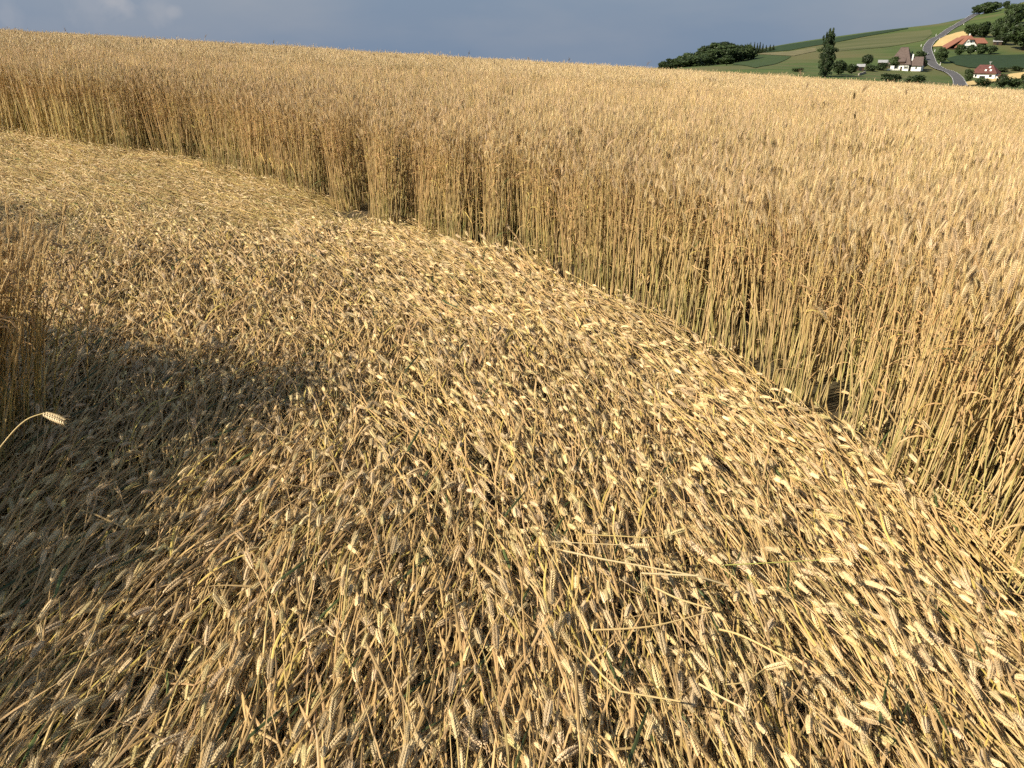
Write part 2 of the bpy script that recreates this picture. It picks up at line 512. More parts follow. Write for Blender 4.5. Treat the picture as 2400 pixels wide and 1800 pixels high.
C_EAR = np.array([0.70, 0.545, 0.305])
C_STEM = np.array([0.70, 0.53, 0.25])
C_STEM2 = np.array([0.52, 0.34, 0.14])
C_GREEN = np.array([0.36, 0.37, 0.10])
C_LEAF = np.array([0.50, 0.335, 0.145])
C_LEAFG = np.array([0.085, 0.11, 0.035])
def curve(kind, L):
    """stem centre line from the ground to the ear base and the ear's own axis, plant grows along +Y when it lies"""
    npt = 14
    if kind == 'stand':
        lean = rng.uniform(0.0, 0.07); bend = rng.uniform(-0.02, 0.10); nod = rng.uniform(0.0, 0.4) if rng.random() < 0.86 else rng.uniform(0.5, 1.6)
        ang = lambda s: math.pi / 2 - lean - bend * s * s - nod * max(0, (s - 0.86) / 0.14) ** 2 * 0.5
        end = lambda t: math.pi / 2 - lean - bend - nod * (0.5 + 0.5 * t)
    else:
        f1, f2 = R(rng.uniform(6, 20)), R(rng.uniform(0, 14))
        kink = rng.uniform(0.05, 0.15)
        nod = R(rng.uniform(-68, -18)) if rng.random() < 0.72 else R(rng.uniform(-18, 25))
        ang = lambda s: (R(78) * (1 - s / kink) + f1 * s / kink) if s < kink else f1 + (f2 - f1) * (s - kink) / (1 - kink) + nod * max(0, (s - 0.88) / 0.12) ** 2 * 0.6
        end = lambda t: f2 + nod * (0.6 + 0.4 * t)
    psi = rng.uniform(-0.12, 0.12); dps = rng.uniform(-0.22, 0.22) if kind != 'stand' else rng.uniform(-0.1, 0.1)
    p = [np.zeros(3)]
    wob = rng.normal(0, 0.018 if kind == 'stand' else 0.045, npt)
    kk, kv = (rng.integers(3, 11), rng.uniform(-0.4, 0.4)) if kind != 'stand' and rng.random() < 0.35 else (99, 0)
    for i in range(npt - 1):
        s = (i + 0.5) / (npt - 1)
        a = ang(s) + wob[i]
        h = psi + dps * s + (kv if i >= kk else 0) + (wob[-1 - i] if kind != 'stand' else 0)
        p.append(p[-1] + L / (npt - 1) * np.array([math.sin(h) * math.cos(a), math.cos(h) * math.cos(a), math.sin(a)]))
    h = psi + dps + kv
    ear = []
    q = p[-1].copy()
    for i in range(9):
        t = i / 8
        a = end(t)
        ear.append(q.copy())
        q = q + np.array([math.sin(h) * math.cos(a), math.cos(h) * math.cos(a), math.sin(a)]) / 8
    ear = np.array(ear)
    return np.array(p), ear
LOOK = {}
def plant(kind, lod, dark=0.0, tint=(1, 1, 1), es=None, L=None, leaves=True, shape=None):
    """returns stem, ear, leaf geometry arrays"""
    L = L or (rng.uniform(0.80, 0.96) if kind == 'stand' else rng.uniform(0.27, 0.58))
    p, e = shape if shape is not None else curve(kind, L)
    ES = {0: 0.66, 1: 0.68, 2: 0.74}[lod]
    if kind == 'lie': ES *= rng.uniform(0.98, 1.24)
    if es: ES = es
    eL = rng.uniform(0.062, 0.090) * ES
    e = e[0] + (e - e[0]) * eL
    st, er, lf = G(), G(), []
    mixc = rng.random()
    cs = C_STEM * (1 - 0.55 * mixc) + C_STEM2 * 0.55 * mixc
    green = rng.random() < 0.22
    if green:
        cs = cs * 0.55 + C_GREEN * 0.45
    cs = cs * rng.uniform(0.85, 1.12)
    ce = C_EAR * rng.uniform(0.86, 1.1) * (1 - dark) + np.array([0.14, 0.085, 0.045]) * dark
    if kind == 'lie':
        ce = ce * np.array([1.04, 1.04, 1.02]) * rng.uniform(0.86, 1.06); cs = cs * np.array([0.92, 0.87, 0.84])
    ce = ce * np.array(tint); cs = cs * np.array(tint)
    if rng.random() < 0.12:
        ce = ce * np.array([0.92, 0.98, 0.85])
    # stem
    if lod == 0:
        k = np.linspace(0, len(p) - 1, 11).round().astype(int); sides = 5
    elif lod == 1:
        k = np.linspace(0, len(p) - 1, 6).round().astype(int); sides = 3
    else:
        k = np.linspace(4, len(p) - 1, 3).round().astype(int); sides = 3
    q = p[k]; t = k / (len(p) - 1)
    rr = (0.0029 * (1 - t) + 0.0014 * t) * (1.0 if kind == 'stand' else 0.82) * (1.0 if lod == 0 else 1.15)
    nodes = np.isin(np.arange(len(k)), (2, 5)) if lod == 0 else np.zeros(len(k), bool)
    gl = np.clip(1 - t * 1.3, 0, 1)[:, None] * (0.25 if rng.random() < 0.5 else 0.0)
    cc = np.tile(cs, (len(k), 1)) * (1 - gl) + C_GREEN * gl
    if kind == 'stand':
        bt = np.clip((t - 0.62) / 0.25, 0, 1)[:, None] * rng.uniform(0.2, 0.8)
        cc = cc * (1 - bt) + C_STEM2 * bt  # brown peduncle, with the shaded band under the ears painted in
    cc[nodes] *= 0.62
    tube(st, q, rr + nodes * 0.0006, sides, cc)
    if lod == 0:   # sheath around the middle of the stem
        i0 = rng.integers(5, 8)
        tube(st, p[i0:i0 + 4] + rng.normal(0, 0.0003, (4, 3)), np.array([0.0036, 0.0034, 0.0031, 0.0020]), 5, (C_LEAF * 0.5 + cs * 0.5) * rng.uniform(0.8, 1.1))
    # ear
    ax = e[-1] - e[0]; axn = ax / np.linalg.norm(ax)
    roll = rng.uniform(0, 2 * math.pi)
    s0 = np.cross(axn, [0.31, 0.2, 0.9]); s0 /= np.linalg.norm(s0)
    s1 = np.cross(axn, s0)
    n1 = s0 * math.cos(roll) + s1 * math.sin(roll)
    n2 = np.cross(axn, n1)
    ns = {0: 17, 1: 11, 2: 5}[lod]
    fat = rng.uniform(0.85, 1.25) * (1.12 if kind == 'lie' else 1.0)
    awl = rng.uniform(0.045, 0.085) * (0.8 if lod == 0 else 0.75) * (0.72 if kind == 'lie' else 1.0)
    for i in range(ns):
        t = (i + 0.3) / ns
        fi = t * 8; a = int(fi); fr = fi - a
        c = e[a] * (1 - fr) + e[min(a + 1, 8)] * fr
        ta = e[min(a + 1, 8)] - e[a]; ta = ta / (np.linalg.norm(ta) + 1e-9)
        sgn = 1 if i % 2 else -1
        size = 0.52 + 0.66 * math.sin(math.pi * min(1.0, 0.10 + t * 0.86)) ** 0.8
        size *= ES * fat
        col = ce * rng.uniform(0.86, 1.1)
        if lod == 0:
            for sd in (-1, 0, 1):
                d = ta * 1.0 + n1 * sgn * (0.42 if sd else 0.6) + n2 * sd * 0.42
                b = c + (n1 * sgn * 0.0014 + n2 * sd * 0.0021) * ES
                lemon(er, b, d, n2, 0.0128 * size, 0.0031 * size, 0.0026 * size, col * rng.uniform(0.92, 1.06))
                if sd:
                    tip = b + d / np.linalg.norm(d) * 0.011 * size
                    ad = ta + n1 * sgn * rng.uniform(0.12, 0.5) + n2 * (sd * rng.uniform(0.08, 0.4)) + rng.normal(0, 0.07, 3)
                    awn(er, tip, ad, awl * rng.uniform(0.6, 1.1) * (0.6 + 0.4 * t), 0.00032, ce * np.array([0.84, 0.76, 0.66]), rng.uniform(0, 0.1))
        elif lod == 1:
            d = ta + n1 * sgn * 0.45
            lemon(er, c, d, n2, 0.0165 * size, 0.0056 * size, 0.0042 * size, col)
            for sd in ((-1, 1) if kind == 'stand' else (rng.choice((-1, 1)),)):
                awn(er, c + ta * 0.008, ta + n1 * sgn * rng.uniform(0.1, 0.5) + n2 * sd * rng.uniform(0.05, 0.45), awl, 0.00040, ce * np.array([0.88, 0.82, 0.74]))
        else:
            d = ta + n1 * sgn * 0.22
            lemon(er, c - ta * 0.004, d, n2, 0.029 * size, 0.0062 * size, 0.0055 * size, col)
            awn(er, c + ta * 0.01, ta + rng.normal(0, 0.28, 3), awl * 1.0, 0.0008, ce * np.array([0.9, 0.84, 0.76]))
    # leaves
    if leaves and lod < 2:
        for j in range((rng.integers(1, 4) if kind == 'stand' else rng.integers(0, 3)) if lod == 0 else rng.integers(0, 3) if kind == 'stand' else rng.integers(0, 2)):
            i0 = rng.integers(2, 11)
            cl = C_LEAF * rng.uniform(0.65, 1.15) if rng.random() < 0.90 else C_LEAFG * rng.uniform(0.7, 1.6)
            if rng.random() < 0.15: cl = np.array([0.55, 0.42, 0.12]) * rng.uniform(0.8, 1.1)
            if kind == 'stand':
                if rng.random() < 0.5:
                    i0 = rng.integers(8, 12); cl = np.array([0.40, 0.245, 0.10]) * rng.uniform(0.7, 1.2)  # brown upper leaves, adding to the painted shade under the ears
                lg = G(); lf.append(lg)
                leaf(lg, p[i0], rng.uniform(0, 6.28), rng.uniform(0.09, 0.2), rng.uniform(0.003, 0.0055), cl, rng.uniform(-3.2, -0.8), rng.uniform(0.5, 1.35), 6 if lod == 0 else 3)
            else:
                lg = G(); lf.append(lg)
                leaf(lg, p[i0] + [0, 0, 0.004], rng.normal(0, 0.45), rng.uniform(0.10, 0.24), rng.uniform(0.0035, 0.0065), cl, rng.uniform(-0.9, 0.4), rng.uniform(-0.1, 0.45), 6 if lod == 0 else 3)
    LOOK['stem'] = 'greenish' if green else ('brown' if mixc > 0.6 else 'golden')
    LOOK['leaves'] = len(lf)
    LOOK['tilt'] = math.degrees(math.asin(max(-1, min(1, axn[2]))))
    return st.arrays(), er.arrays(), [q.arrays() for q in lf]
def joined(parts):
    g = G()
    for a in [parts[0], parts[1]] + parts[2]:
        if len(a[0]): g.merge(a)
    return g.arrays()

def rotmat(rx, ry, rz, s, loc):
    m = np.eye(4)
    m[:3, :3] = np.array((Matrix.Rotation(rz, 3, 'Z') @ Matrix.Rotation(ry, 3, 'Y') @ Matrix.Rotation(rx, 3, 'X'))) * s
    m[:3, 3] = loc
    return m
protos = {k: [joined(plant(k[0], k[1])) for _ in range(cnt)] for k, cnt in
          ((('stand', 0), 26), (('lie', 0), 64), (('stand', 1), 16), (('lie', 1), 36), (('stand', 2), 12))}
def patch(kind, lod, count, rad, shape='disc', name='p'):
    g = G()
    for _ in range(count):
        a, r_ = rng.uniform(0, 6.283), rad * math.sqrt(rng.random())
        x, y = (r_ * math.cos(a), r_ * math.sin(a)) if shape == 'disc' else rng.uniform(-rad, rad, 2)
        pr = protos[(kind, lod)][rng.integers(len(protos[(kind, lod)]))]
        if kind == 'stand':
            m = rotmat(rng.normal(0, 0.055), rng.normal(0, 0.055), rng.uniform(0, 6.283), rng.normal(1.0, 0.055), (x, y, 0))
        else:
            m = rotmat(rng.normal(0, 0.05), rng.normal(0, 0.35), rng.normal(0, 0.19), rng.uniform(0.78, 1.14), (x, y, rng.uniform(-0.02, 0.05)))
            m[2, :3] *= 0.85 if lod == 0 else 0.65
        b = rng.uniform(0.84, 1.12)
        g.merge(pr, m, np.array([b, b * rng.uniform(0.95, 1.03), b * rng.uniform(0.86, 1.08)]))
    return g.mesh(name, M_WHEAT)
def proto_collection(name, meshes):
    c = bpy.data.collections.new(name)
    for i, me in enumerate(meshes):
        o = bpy.data.objects.new('%s_%02d' % (name, i), me)
        c.objects.link(o)
    return c
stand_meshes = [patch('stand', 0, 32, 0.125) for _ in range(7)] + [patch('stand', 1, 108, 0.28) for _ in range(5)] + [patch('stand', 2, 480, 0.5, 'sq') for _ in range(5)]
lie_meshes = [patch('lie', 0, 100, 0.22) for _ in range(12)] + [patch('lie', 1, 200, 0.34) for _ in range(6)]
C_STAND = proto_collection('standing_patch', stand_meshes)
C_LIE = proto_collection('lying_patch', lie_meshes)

# ------------------------------------------------------------------ where the crop stands and where it lies
edge_px = [(0, 300), (230, 328), (430, 362), (650, 425), (870, 500), (1080, 560), (1250, 592), (1330, 640), (1420, 690), (1560, 735), (1700, 800), (1850, 920), (2000, 1000), (2200, 1180), (2400, 1330)]
edge = [near_pt(u, v, 0.14) for u, v in edge_px]
wall = []
for a, b in zip(edge[:-1], edge[1:]):
    t_ = (b - a); nn_ = Vector((-t_.y, t_.x)).normalized()
    for q in range(4):
        c_ = a.lerp(b, q / 4)
        k_ = mnoise.noise(Vector((c_.x * 2.3, c_.y * 2.3, 4.0))) * 0.16 + mnoise.noise(Vector((c_.x * 0.8, c_.y * 0.8, 9.0))) * 0.12
        wall.append((c_.x + nn_.x * k_, c_.y + nn_.y * k_))
wall.append((edge[-1].x, edge[-1].y))
left_edge = [(-2.5, -3.0), (-2.35, 0.0), (-2.3, 0.62), (-2.08, 1.9), (-2.3, 2.6), (-2.6, 3.0), (-3.2, 3.25), (-4.5, 3.6), (-4.35, 4.7), (-4.15, 5.3), (-5.2, 6.2), (-12, 8.0), (-20, 11.0)]
far_left = [(-20, wall[0][1] + 2.2), (-12, wall[0][1] + 1.0)]
lie_poly = left_edge + far_left + wall + [(1.95, 1.2), (2.3, -0.5), (2.6, -3.0)]
def dist_poly(x, y, poly, closed=True):
    d = np.full(x.shape, 1e9)
    nseg = len(poly) if closed else len(poly) - 1
    for i in range(nseg):
        a = np.array(poly[i]); b = np.array(poly[(i + 1) % len(poly)])
        ab = b - a
        t = np.clip(((x - a[0]) * ab[0] + (y - a[1]) * ab[1]) / (ab @ ab), 0, 1)
        d = np.minimum(d, np.hypot(x - a[0] - t * ab[0], y - a[1] - t * ab[1]))
    return d
def jitter_grid(x0, x1, y0, y1, step):
    X, Y = np.meshgrid(np.arange(x0, x1, step), np.arange(y0, y1, step))
    X = X + rng.uniform(-0.5, 0.5, X.shape) * step
    Y = Y + rng.uniform(-0.5, 0.5, Y.shape) * step
    return X.ravel(), Y.ravel()
def lf_noise(x, y, s, seed):
    return np.array([mnoise.noise(Vector((a * s + seed, b * s - seed, seed * 0.37))) for a, b in zip(x, y)])
def in_view(x, y, m=1.2):
    return (np.abs(x) < 0.70 * np.maximum(y, 0) + m)
def instancer(name, pts_, rots, scl, ids, coll, label, cat):
    me = bpy.data.meshes.new(name)
    me.vertices.add(len(pts_))
    me.vertices.foreach_set('co', np.asarray(pts_, np.float32).ravel())
    a = me.attributes.new('rot', 'FLOAT_VECTOR', 'POINT'); a.data.foreach_set('vector', np.asarray(rots, np.float32).ravel())
    a = me.attributes.new('scl', 'FLOAT', 'POINT'); a.data.foreach_set('value', np.asarray(scl, np.float32))
    a = me.attributes.new('pick', 'INT', 'POINT'); a.data.foreach_set('value', np.asarray(ids, np.int32))
    o = link(name, me)
    ng = bpy.data.node_groups.new(name, 'GeometryNodeTree')
    ng.interface.new_socket('Geometry', in_out='INPUT', socket_type='NodeSocketGeometry')
    ng.interface.new_socket('Geometry', in_out='OUTPUT', socket_type='NodeSocketGeometry')
    N = ng.nodes.new
    gi, go = N('NodeGroupInput'), N('NodeGroupOutput')
    iop = N('GeometryNodeInstanceOnPoints')
    ci = N('GeometryNodeCollectionInfo')
    ci.inputs['Collection'].default_value = coll
    ci.inputs['Separate Children'].default_value = True
    ci.inputs['Reset Children'].default_value = True
    def named(n_, t_):
        q = N('GeometryNodeInputNamedAttribute'); q.data_type = t_
        q.inputs['Name'].default_value = n_
        return q.outputs['Attribute']
    e2r = N('FunctionNodeEulerToRotation')
    L_ = ng.links.new
    L_(named('rot', 'FLOAT_VECTOR'), e2r.inputs[0])
    L_(gi.outputs[0], iop.inputs['Points'])
    L_(ci.outputs[0], iop.inputs['Instance'])
    iop.inputs['Pick Instance'].default_value = True
    L_(named('pick', 'INT'), iop.inputs['Instance Index'])
    L_(e2r.outputs[0], iop.inputs['Rotation'])
    L_(named('scl', 'FLOAT'), iop.inputs['Scale'])
    L_(iop.outputs[0], go.inputs[0])
    md = o.modifiers.new('scatter', 'NODES'); md.node_group = ng
    tag(o, label, cat, kind='stuff')
    return o

# standing crop, three distances
SP_, SR_, SS_, SI_ = [], [], [], []
def emit_stand(X, Y, ids, lean_amp, sc=(0.94, 1.06)):
    n1, n2, n3 = lf_noise(X, Y, 1.3, 3.1), lf_noise(X, Y, 1.3, 9.7), lf_noise(X, Y, 0.35, 5.5)
    k = len(X)
    SP_.append(np.column_stack([X, Y, terrain(X, Y)]))
    SR_.append(np.column_stack([n1 * lean_amp + rng.normal(0, 0.03, k), n2 * lean_amp + 0.03 + rng.normal(0, 0.03, k), np.zeros(k)]))
    SS_.append(rng.uniform(*sc, k) * (1 + 0.07 * n3))
    SI_.append(ids)
# near rows
X, Y = jitter_grid(-9, 16, -2.5, 16, 0.24)
ins = inside(lie_poly, X, Y); d = dist_poly(X, Y, lie_poly)
dist = np.hypot(X, Y)
edge_gap = lf_noise(X, Y, 2.2, 21.0) * 0.22 + lf_noise(X, Y, 5.0, 41.0) * 0.08
keep = (~ins) & (d < 1.6) & (d > 0.05 + edge_gap) & ((Y > 1.0) | (X < 0)) & (in_view(X, Y, 3.0)) & (dist < 12)
# the crop is trodden open where the loose tuft meets the path
emit_stand(X[keep], Y[keep], rng.integers(0, 7, keep.sum()), 0.24)
X2, Y2 = jitter_grid(-5.5, -1.3, -1.5, 3.6, 0.2)  # extra wheat mostly left of view, added to deepen the shadow on the mat
kp = (~inside(lie_poly, X2, Y2)) & (dist_poly(X2, Y2, lie_poly) < 0.9)
emit_stand(X2[kp], Y2[kp], rng.integers(0, 7, kp.sum()), 0.12)
# ragged front: extra near plants right on the edge
X, Y = jitter_grid(-9, 16, -2.5, 16, 0.40)
ins = inside(lie_poly, X, Y); d = dist_poly(X, Y, lie_poly); dist = np.hypot(X, Y)
keep = (~ins) & (((d >= 1.45) & (dist < 18)) | ((dist >= 11.5) & (dist < 18))) & in_view(X, Y, 4.0) & ((Y > 1.0) | (X < -2))
emit_stand(X[keep], Y[keep], rng.integers(7, 12, keep.sum()), 0.16)
X, Y = jitter_grid(-60, 60, 10, 72, 0.80)
ins = inside(lie_poly, X, Y); d = dist_poly(X, Y, lie_poly); dist = np.hypot(X, Y)
keep = (~ins) & (dist >= 17.5) & in_view(X, Y, 3.0) & (d > 0.5)
emit_stand(X[keep], Y[keep], rng.integers(12, 17, keep.sum()), 0.12)
instancer('standing_wheat', np.concatenate(SP_), np.concatenate(SR_), np.concatenate(SS_), np.concatenate(SI_), C_STAND,
          'tall ripe golden bearded wheat still standing behind the flattened swath', 'wheat')

# flattened crop
def flow(x, y):
    """heading (to the left of straight ahead) in which the lying stems point"""
    x, y = np.asarray(x, float), np.asarray(y, float)
    a = 7 + np.clip((y - 2.4) * 9, 0, 46) + 4 * np.tanh(x)
    a = a - 10 * np.clip((-x - 0.55) / 0.5, 0, 1) * np.clip((2.9 - y) / 1.0, 0, 1)
    return np.radians(a)
LP_, LR_, LS_, LI_ = [], [], [], []
def emit_lie(X, Y, ids, sc):
    k = len(X)
    h = flow(X, Y) + lf_noise(X, Y, 1.3, 2.2) * 0.42 + lf_noise(X, Y, 0.5, 12.2) * 0.2 + rng.normal(0, 0.07, k)
    lift = np.clip(lf_noise(X, Y, 1.6, 7.7), -0.5, 1) * 0.025
    LP_.append(np.column_stack([X, Y, terrain(X, Y) + lift]))
    LR_.append(np.column_stack([0.034 + rng.normal(0, 0.02, k) + 0.03 * lf_noise(X, Y, 1.1, 31.0), 0.055 + rng.normal(0, 0.03, k), h]))
    LS_.append(rng.uniform(*sc, k)); LI_.append(ids)
X, Y = jitter_grid(-9, 4, -0.5, 7.5, 0.30)
keep = inside(lie_poly, X, Y) & (np.hypot(X, Y) < 6.2) & in_view(X, Y, 1.7)
emit_lie(X[keep], Y[keep], rng.integers(0, 12, keep.sum()), (0.9, 1.08))
X, Y = jitter_grid(-22, 4, 3, 18, 0.40)
keep = inside(lie_poly, X, Y) & (np.hypot(X, Y) >= 5.9) & in_view(X, Y, 2.5)
emit_lie(X[keep], Y[keep], rng.integers(12, 18, keep.sum()), (0.9, 1.1))
instancer('flattened_wheat', np.concatenate(LP_), np.concatenate(LR_), np.concatenate(LS_), np.concatenate(LI_), C_LIE,
          'dense mat of ripe wheat pressed flat across the foreground', 'wheat')

# ------------------------------------------------------------------ single stalks that can be picked out
def stalk_set(kind, cnt, **kw):
    res = []
    for _ in range(cnt):
        st, er, lf = plant(kind, 0, **kw)
        t_ = LOOK['tilt']
        pose = ('drooping ear' if t_ < -22 else 'level ear' if t_ < 12 else 'raised ear') if kind == 'lie' else ('upright ear' if t_ > 65 else 'tilted ear' if t_ > 25 else 'nodding ear')
        desc = '%s stem, %s and %s' % (LOOK['stem'], ('no leaf', 'one leaf', 'two leaves', 'three leaves')[LOOK['leaves']], pose)
        res.append((mesh_from('stem', st, M_WHEAT), mesh_from('ear', er, M_WHEAT), [mesh_from('leaf', q, M_WHEAT) for q in lf], desc))
    return res
S_STAND, S_LIE, S_TUFT, S_DARK = stalk_set('stand', 12), stalk_set('lie', 18), stalk_set('stand', 8, tint=(1.0, 0.93, 0.78)), stalk_set('stand', 4, dark=0.85, leaves=False)  # tuft tint: warm light passing through the stalks, put into their colour
def stalk(name, ms, loc, rot, s, label, group):
    o = empty(name, loc)
    o.rotation_euler = rot
    o.scale = (s, s, s)
    tag(o, label % ms[3] if '%s' in label else label, 'wheat', group)
    link('stem', ms[0], o); link('ear', ms[1], o)
    for lm_ in ms[2]:
        link('leaf', lm_, o)
    return o
# lying stalks on top of the mat, the nearest ones
cnt = 0
while cnt < 240:
    x, y = rng.uniform(-1.5, 1.6), rng.uniform(0.6, 2.9)
    if not inside(lie_poly, np.array([x]), np.array([y]))[0] or rng.random() > 1.15 - 0.28 * y:
        continue
    h = float(flow(x, y)) + rng.normal(0, 0.22)
    shade = x < -0.85 - 0.30 * abs(y - 1.6) and y < 2.6
    if abs(x + 0.85) < 0.12 and not shade:
        continue
    ms = S_LIE[rng.integers(len(S_LIE))]
    lab = ('shaded flattened wheat stalk with %s', 'flattened stalks in the shade') if shade else \
          ('sunlit flattened wheat stalk with %s', 'flattened stalks in the sun')
    stalk('flattened_stalk', ms, (x, y, tz(x, y) + rng.uniform(0.03, 0.08)), (0.034 + rng.normal(0, 0.04), rng.normal(0, 0.4), h), rng.uniform(0.88, 1.05), *lab)
    cnt += 1
# the tuft left standing at the mat's left side, leaning over it
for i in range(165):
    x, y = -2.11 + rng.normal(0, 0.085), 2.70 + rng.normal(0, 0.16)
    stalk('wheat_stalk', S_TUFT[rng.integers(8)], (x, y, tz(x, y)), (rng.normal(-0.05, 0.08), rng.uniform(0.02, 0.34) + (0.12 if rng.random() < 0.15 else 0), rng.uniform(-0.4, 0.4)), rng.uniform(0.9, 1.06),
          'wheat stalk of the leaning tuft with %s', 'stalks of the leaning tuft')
# front row of the standing crop near the camera
k = 0
wl = np.array(wall)
while k < 110:
    t = rng.uniform(30, len(wall) - 1.001)
    i = int(t); fr = t - i
    q = wl[i] * (1 - fr) + wl[i + 1] * fr
    nrm = np.array([wl[i + 1][1] - wl[i][1], -(wl[i + 1][0] - wl[i][0])]); nrm = -nrm / np.linalg.norm(nrm)
    if nrm[0] < 0: nrm = -nrm
    q = q + nrm * (0.02 + abs(rng.normal(0, 0.10)))
    stalk('wheat_stalk', S_STAND[rng.integers(12)], (q[0], q[1], tz(q[0], q[1])), (rng.normal(0.0, 0.07), rng.normal(0.02, 0.10), rng.uniform(-3, 3)), rng.uniform(0.9, 1.05),
          'front row standing wheat stalk with %s', 'front row of the standing crop')
    k += 1
# stray stalks leaning out of the front row over the mat
for (u, v, u2, v2) in ((1790, 800, 1560, 560), (1985, 850, 1740, 480), (1700, 790, 1660, 520), (2215, 1170, 1905, 690), (2290, 1200, 2235, 830), (2385, 1260, 2240, 1080), (1230, 590, 1130, 500), (640, 420, 520, 250), (420, 360, 330, 280)):
    a = near_pt(u, v, 0.05)
    d2 = pxdir(u2, v2)
    b = Vector((a.y * 0.99 * d2.x / d2.y, a.y * 0.99, CAM_H + a.y * 0.99 * d2.z / d2.y))
    ax = (b - a); L_ = ax.length
    q = Vector((0, 0, 1)).rotation_difference(ax.normalized())
    o = stalk('wheat_stalk', S_STAND[rng.integers(12)], a, (0, 0, 0), max(0.75, min(1.08, L_ / 0.9)), 'stray wheat stalk leaning out of the front row over the mat', 'stray stalks leaning out of the front row')
    o.rotation_euler = q.to_euler()
# dark weathered ears that rise above the crop
dark_px = [(144, 57, 16), (315, 66, 15), (328, 69, 15), (362, 60, 13), (407, 69, 16), (466, 72, 17), (509, 79, 17), (523, 81, 17), (571, 86, 15), (622, 85, 16), (637, 92, 17), (670, 84, 14),
           (721, 104, 16), (835, 110, 15), (930, 105, 17), (1085, 112, 17), (1100, 114, 18), (1153, 120, 18), (1245, 126, 18), (1880, 160, 12), (1900, 140, 11), (2002, 190, 8.0), (2012, 208, 8.2), (2120, 240, 8.5), (2030, 255, 8), (2142, 170, 11), (1500, 135, 14), (1330, 128, 16)]
for (u, v, D) in dark_px:
    if D > 12:
        v += 5; D += 3
    d = pxdir(u, v)
    top = Vector((D * d.x / d.y, D, CAM_H + D * d.z / d.y))
    g0 = tz(top.x, top.y)
    hgt = max(0.95, min(1.5, top.z - g0))
    stalk('dark_wheat_stalk', S_DARK[rng.integers(4)], (top.x, top.y, g0), (rng.normal(0, 0.04), rng.normal(0, 0.05), rng.uniform(-3, 3)), hgt / 0.99,
          'tall wheat stalk with dark brown ear rising above the standing crop', 'dark ears above the crop')

# loose straws and stalks thrown across the mat
def px_path(pp, hts):
    return [near_pt(u, v, h) for (u, v), h in zip(pp, hts)]
def c8(l):
    return [(1200 + a * 0.3617, 1100 + b * 0.3617) for a, b in l]
def straw(name, pp, h, r, col, label, ear=None, leafend=False):
    P_ = px_path(pp, h if isinstance(h, (list, tuple)) else [h] * len(pp))
    org = P_[0].copy()
    Q = [p - org for p in P_]
    kinked = len(Q) > 3 and not ear
    pts_ = np.array(Q if kinked else smooth_path(Q, 5))
    o = empty(name, org)
    tag(o, label, 'straw' if ear is None else 'wheat')
    g = G()
    dense = pts_ if not kinked else np.array([p for a, b in zip(Q[:-1], Q[1:]) for p in (a, a.lerp(b, 0.04), a.lerp(b, 0.96))] + [Q[-1]])
    tube(g, dense, np.linspace(r, r * 0.75, len(dense)), 6, np.array(col))
    link('stem', g.mesh('stem', M_WHEAT), o)
    if ear:
        e0 = dense[-1]; dirv = np.array(near_pt(*ear, (h[-1] if isinstance(h, (list, tuple)) else h) + 0.02) - org) - e0
        ee = np.array([e0 + dirv * t / 8 for t in range(9)])
        st, er, lf = plant('lie', 0, shape=(np.array([e0 - dirv * 0.2 * (13 - i) / 13 for i in range(14)]), e0 + (ee - e0) / np.linalg.norm(dirv)), leaves=False)
        link('ear', mesh_from('ear', er, M_WHEAT), o)
    if leafend:
        g = G()
        a, b = dense[0], dense[min(3, len(dense) - 1)]
        d_ = a - b
        leaf(g, a, math.atan2(d_[0], d_[1]), 0.10, 0.006, C_LEAF * 1.15, -0.2, 0.15)
        link('leaf', g.mesh('leaf', M_WHEAT), o)
    return o
PALE = (0.68, 0.53, 0.28)
straw('wheat_stalk', c8([(465, 430), (700, 438), (880, 446), (1020, 428)]), 0.25, 0.0022, (0.62, 0.47, 0.19), 'loose wheat stalk lying crosswise with its ear curving upward', c8([(1190, 368)])[0])
straw('wheat_stalk', c8([(250, 480), (520, 492), (770, 505)]), 0.25, 0.0017, PALE, 'thin pale wheat stalk lying crosswise above the long bleached straw', c8([(915, 498)])[0])
straw('long_straw', c8([(330, 540), (600, 585), (850, 630), (1200, 695)]), 0.27, 0.0032, PALE, 'long bleached straw with a dry leaf lying across the trampled mat', leafend=True)
straw('bent_straw', c8([(845, 810), (835, 688), (1200, 702), (1400, 765)]), [0.2, 0.28, 0.28, 0.24], 0.0032, (0.72, 0.58, 0.32), 'sharply kinked bleached straw bent in a zigzag over the mat')
straw('curved_straw', c8([(920, 780), (1080, 855), (1290, 905)]), 0.26, 0.0030, (0.64, 0.49, 0.22), 'thick yellow straw curving beneath the kinked straw')
straw('curved_straw', c8([(530, 1055), (900, 1020), (1290, 925)]), 0.27, 0.0026, (0.62, 0.45, 0.2), 'long tan straw bowed upward across the mat beside loose ears')
straw('broken_straw', c8([(1340, 1040), (1500, 1090), (1810, 1250)]), 0.26, 0.0033, (0.62, 0.45, 0.19), 'stout golden straw lying slantwise with a broken end')
straw('curved_straw', c8([(490, 1240), (590, 1360), (700, 1450), (1090, 1510)]), 0.25, 0.0030, (0.6, 0.44, 0.2), 'long drooping straw curled like a hook over the mat', leafend=True)
straw('wheat_stalk', c8([(1380, 627), (1700, 612), (1990, 600)]), 0.27, 0.0017, (0.46, 0.46, 0.12), 'green tinted wheat stalk lying straight across the mat', c8([(2150, 598)])[0])
straw('broken_straw', c8([(1210, 1410), (1350, 1490), (1510, 1560), (1525, 1660)]), [0.25, 0.27, 0.27, 0.2], 0.0030, (0.66, 0.5, 0.26), 'pale straw snapped near its end so the tip points down')
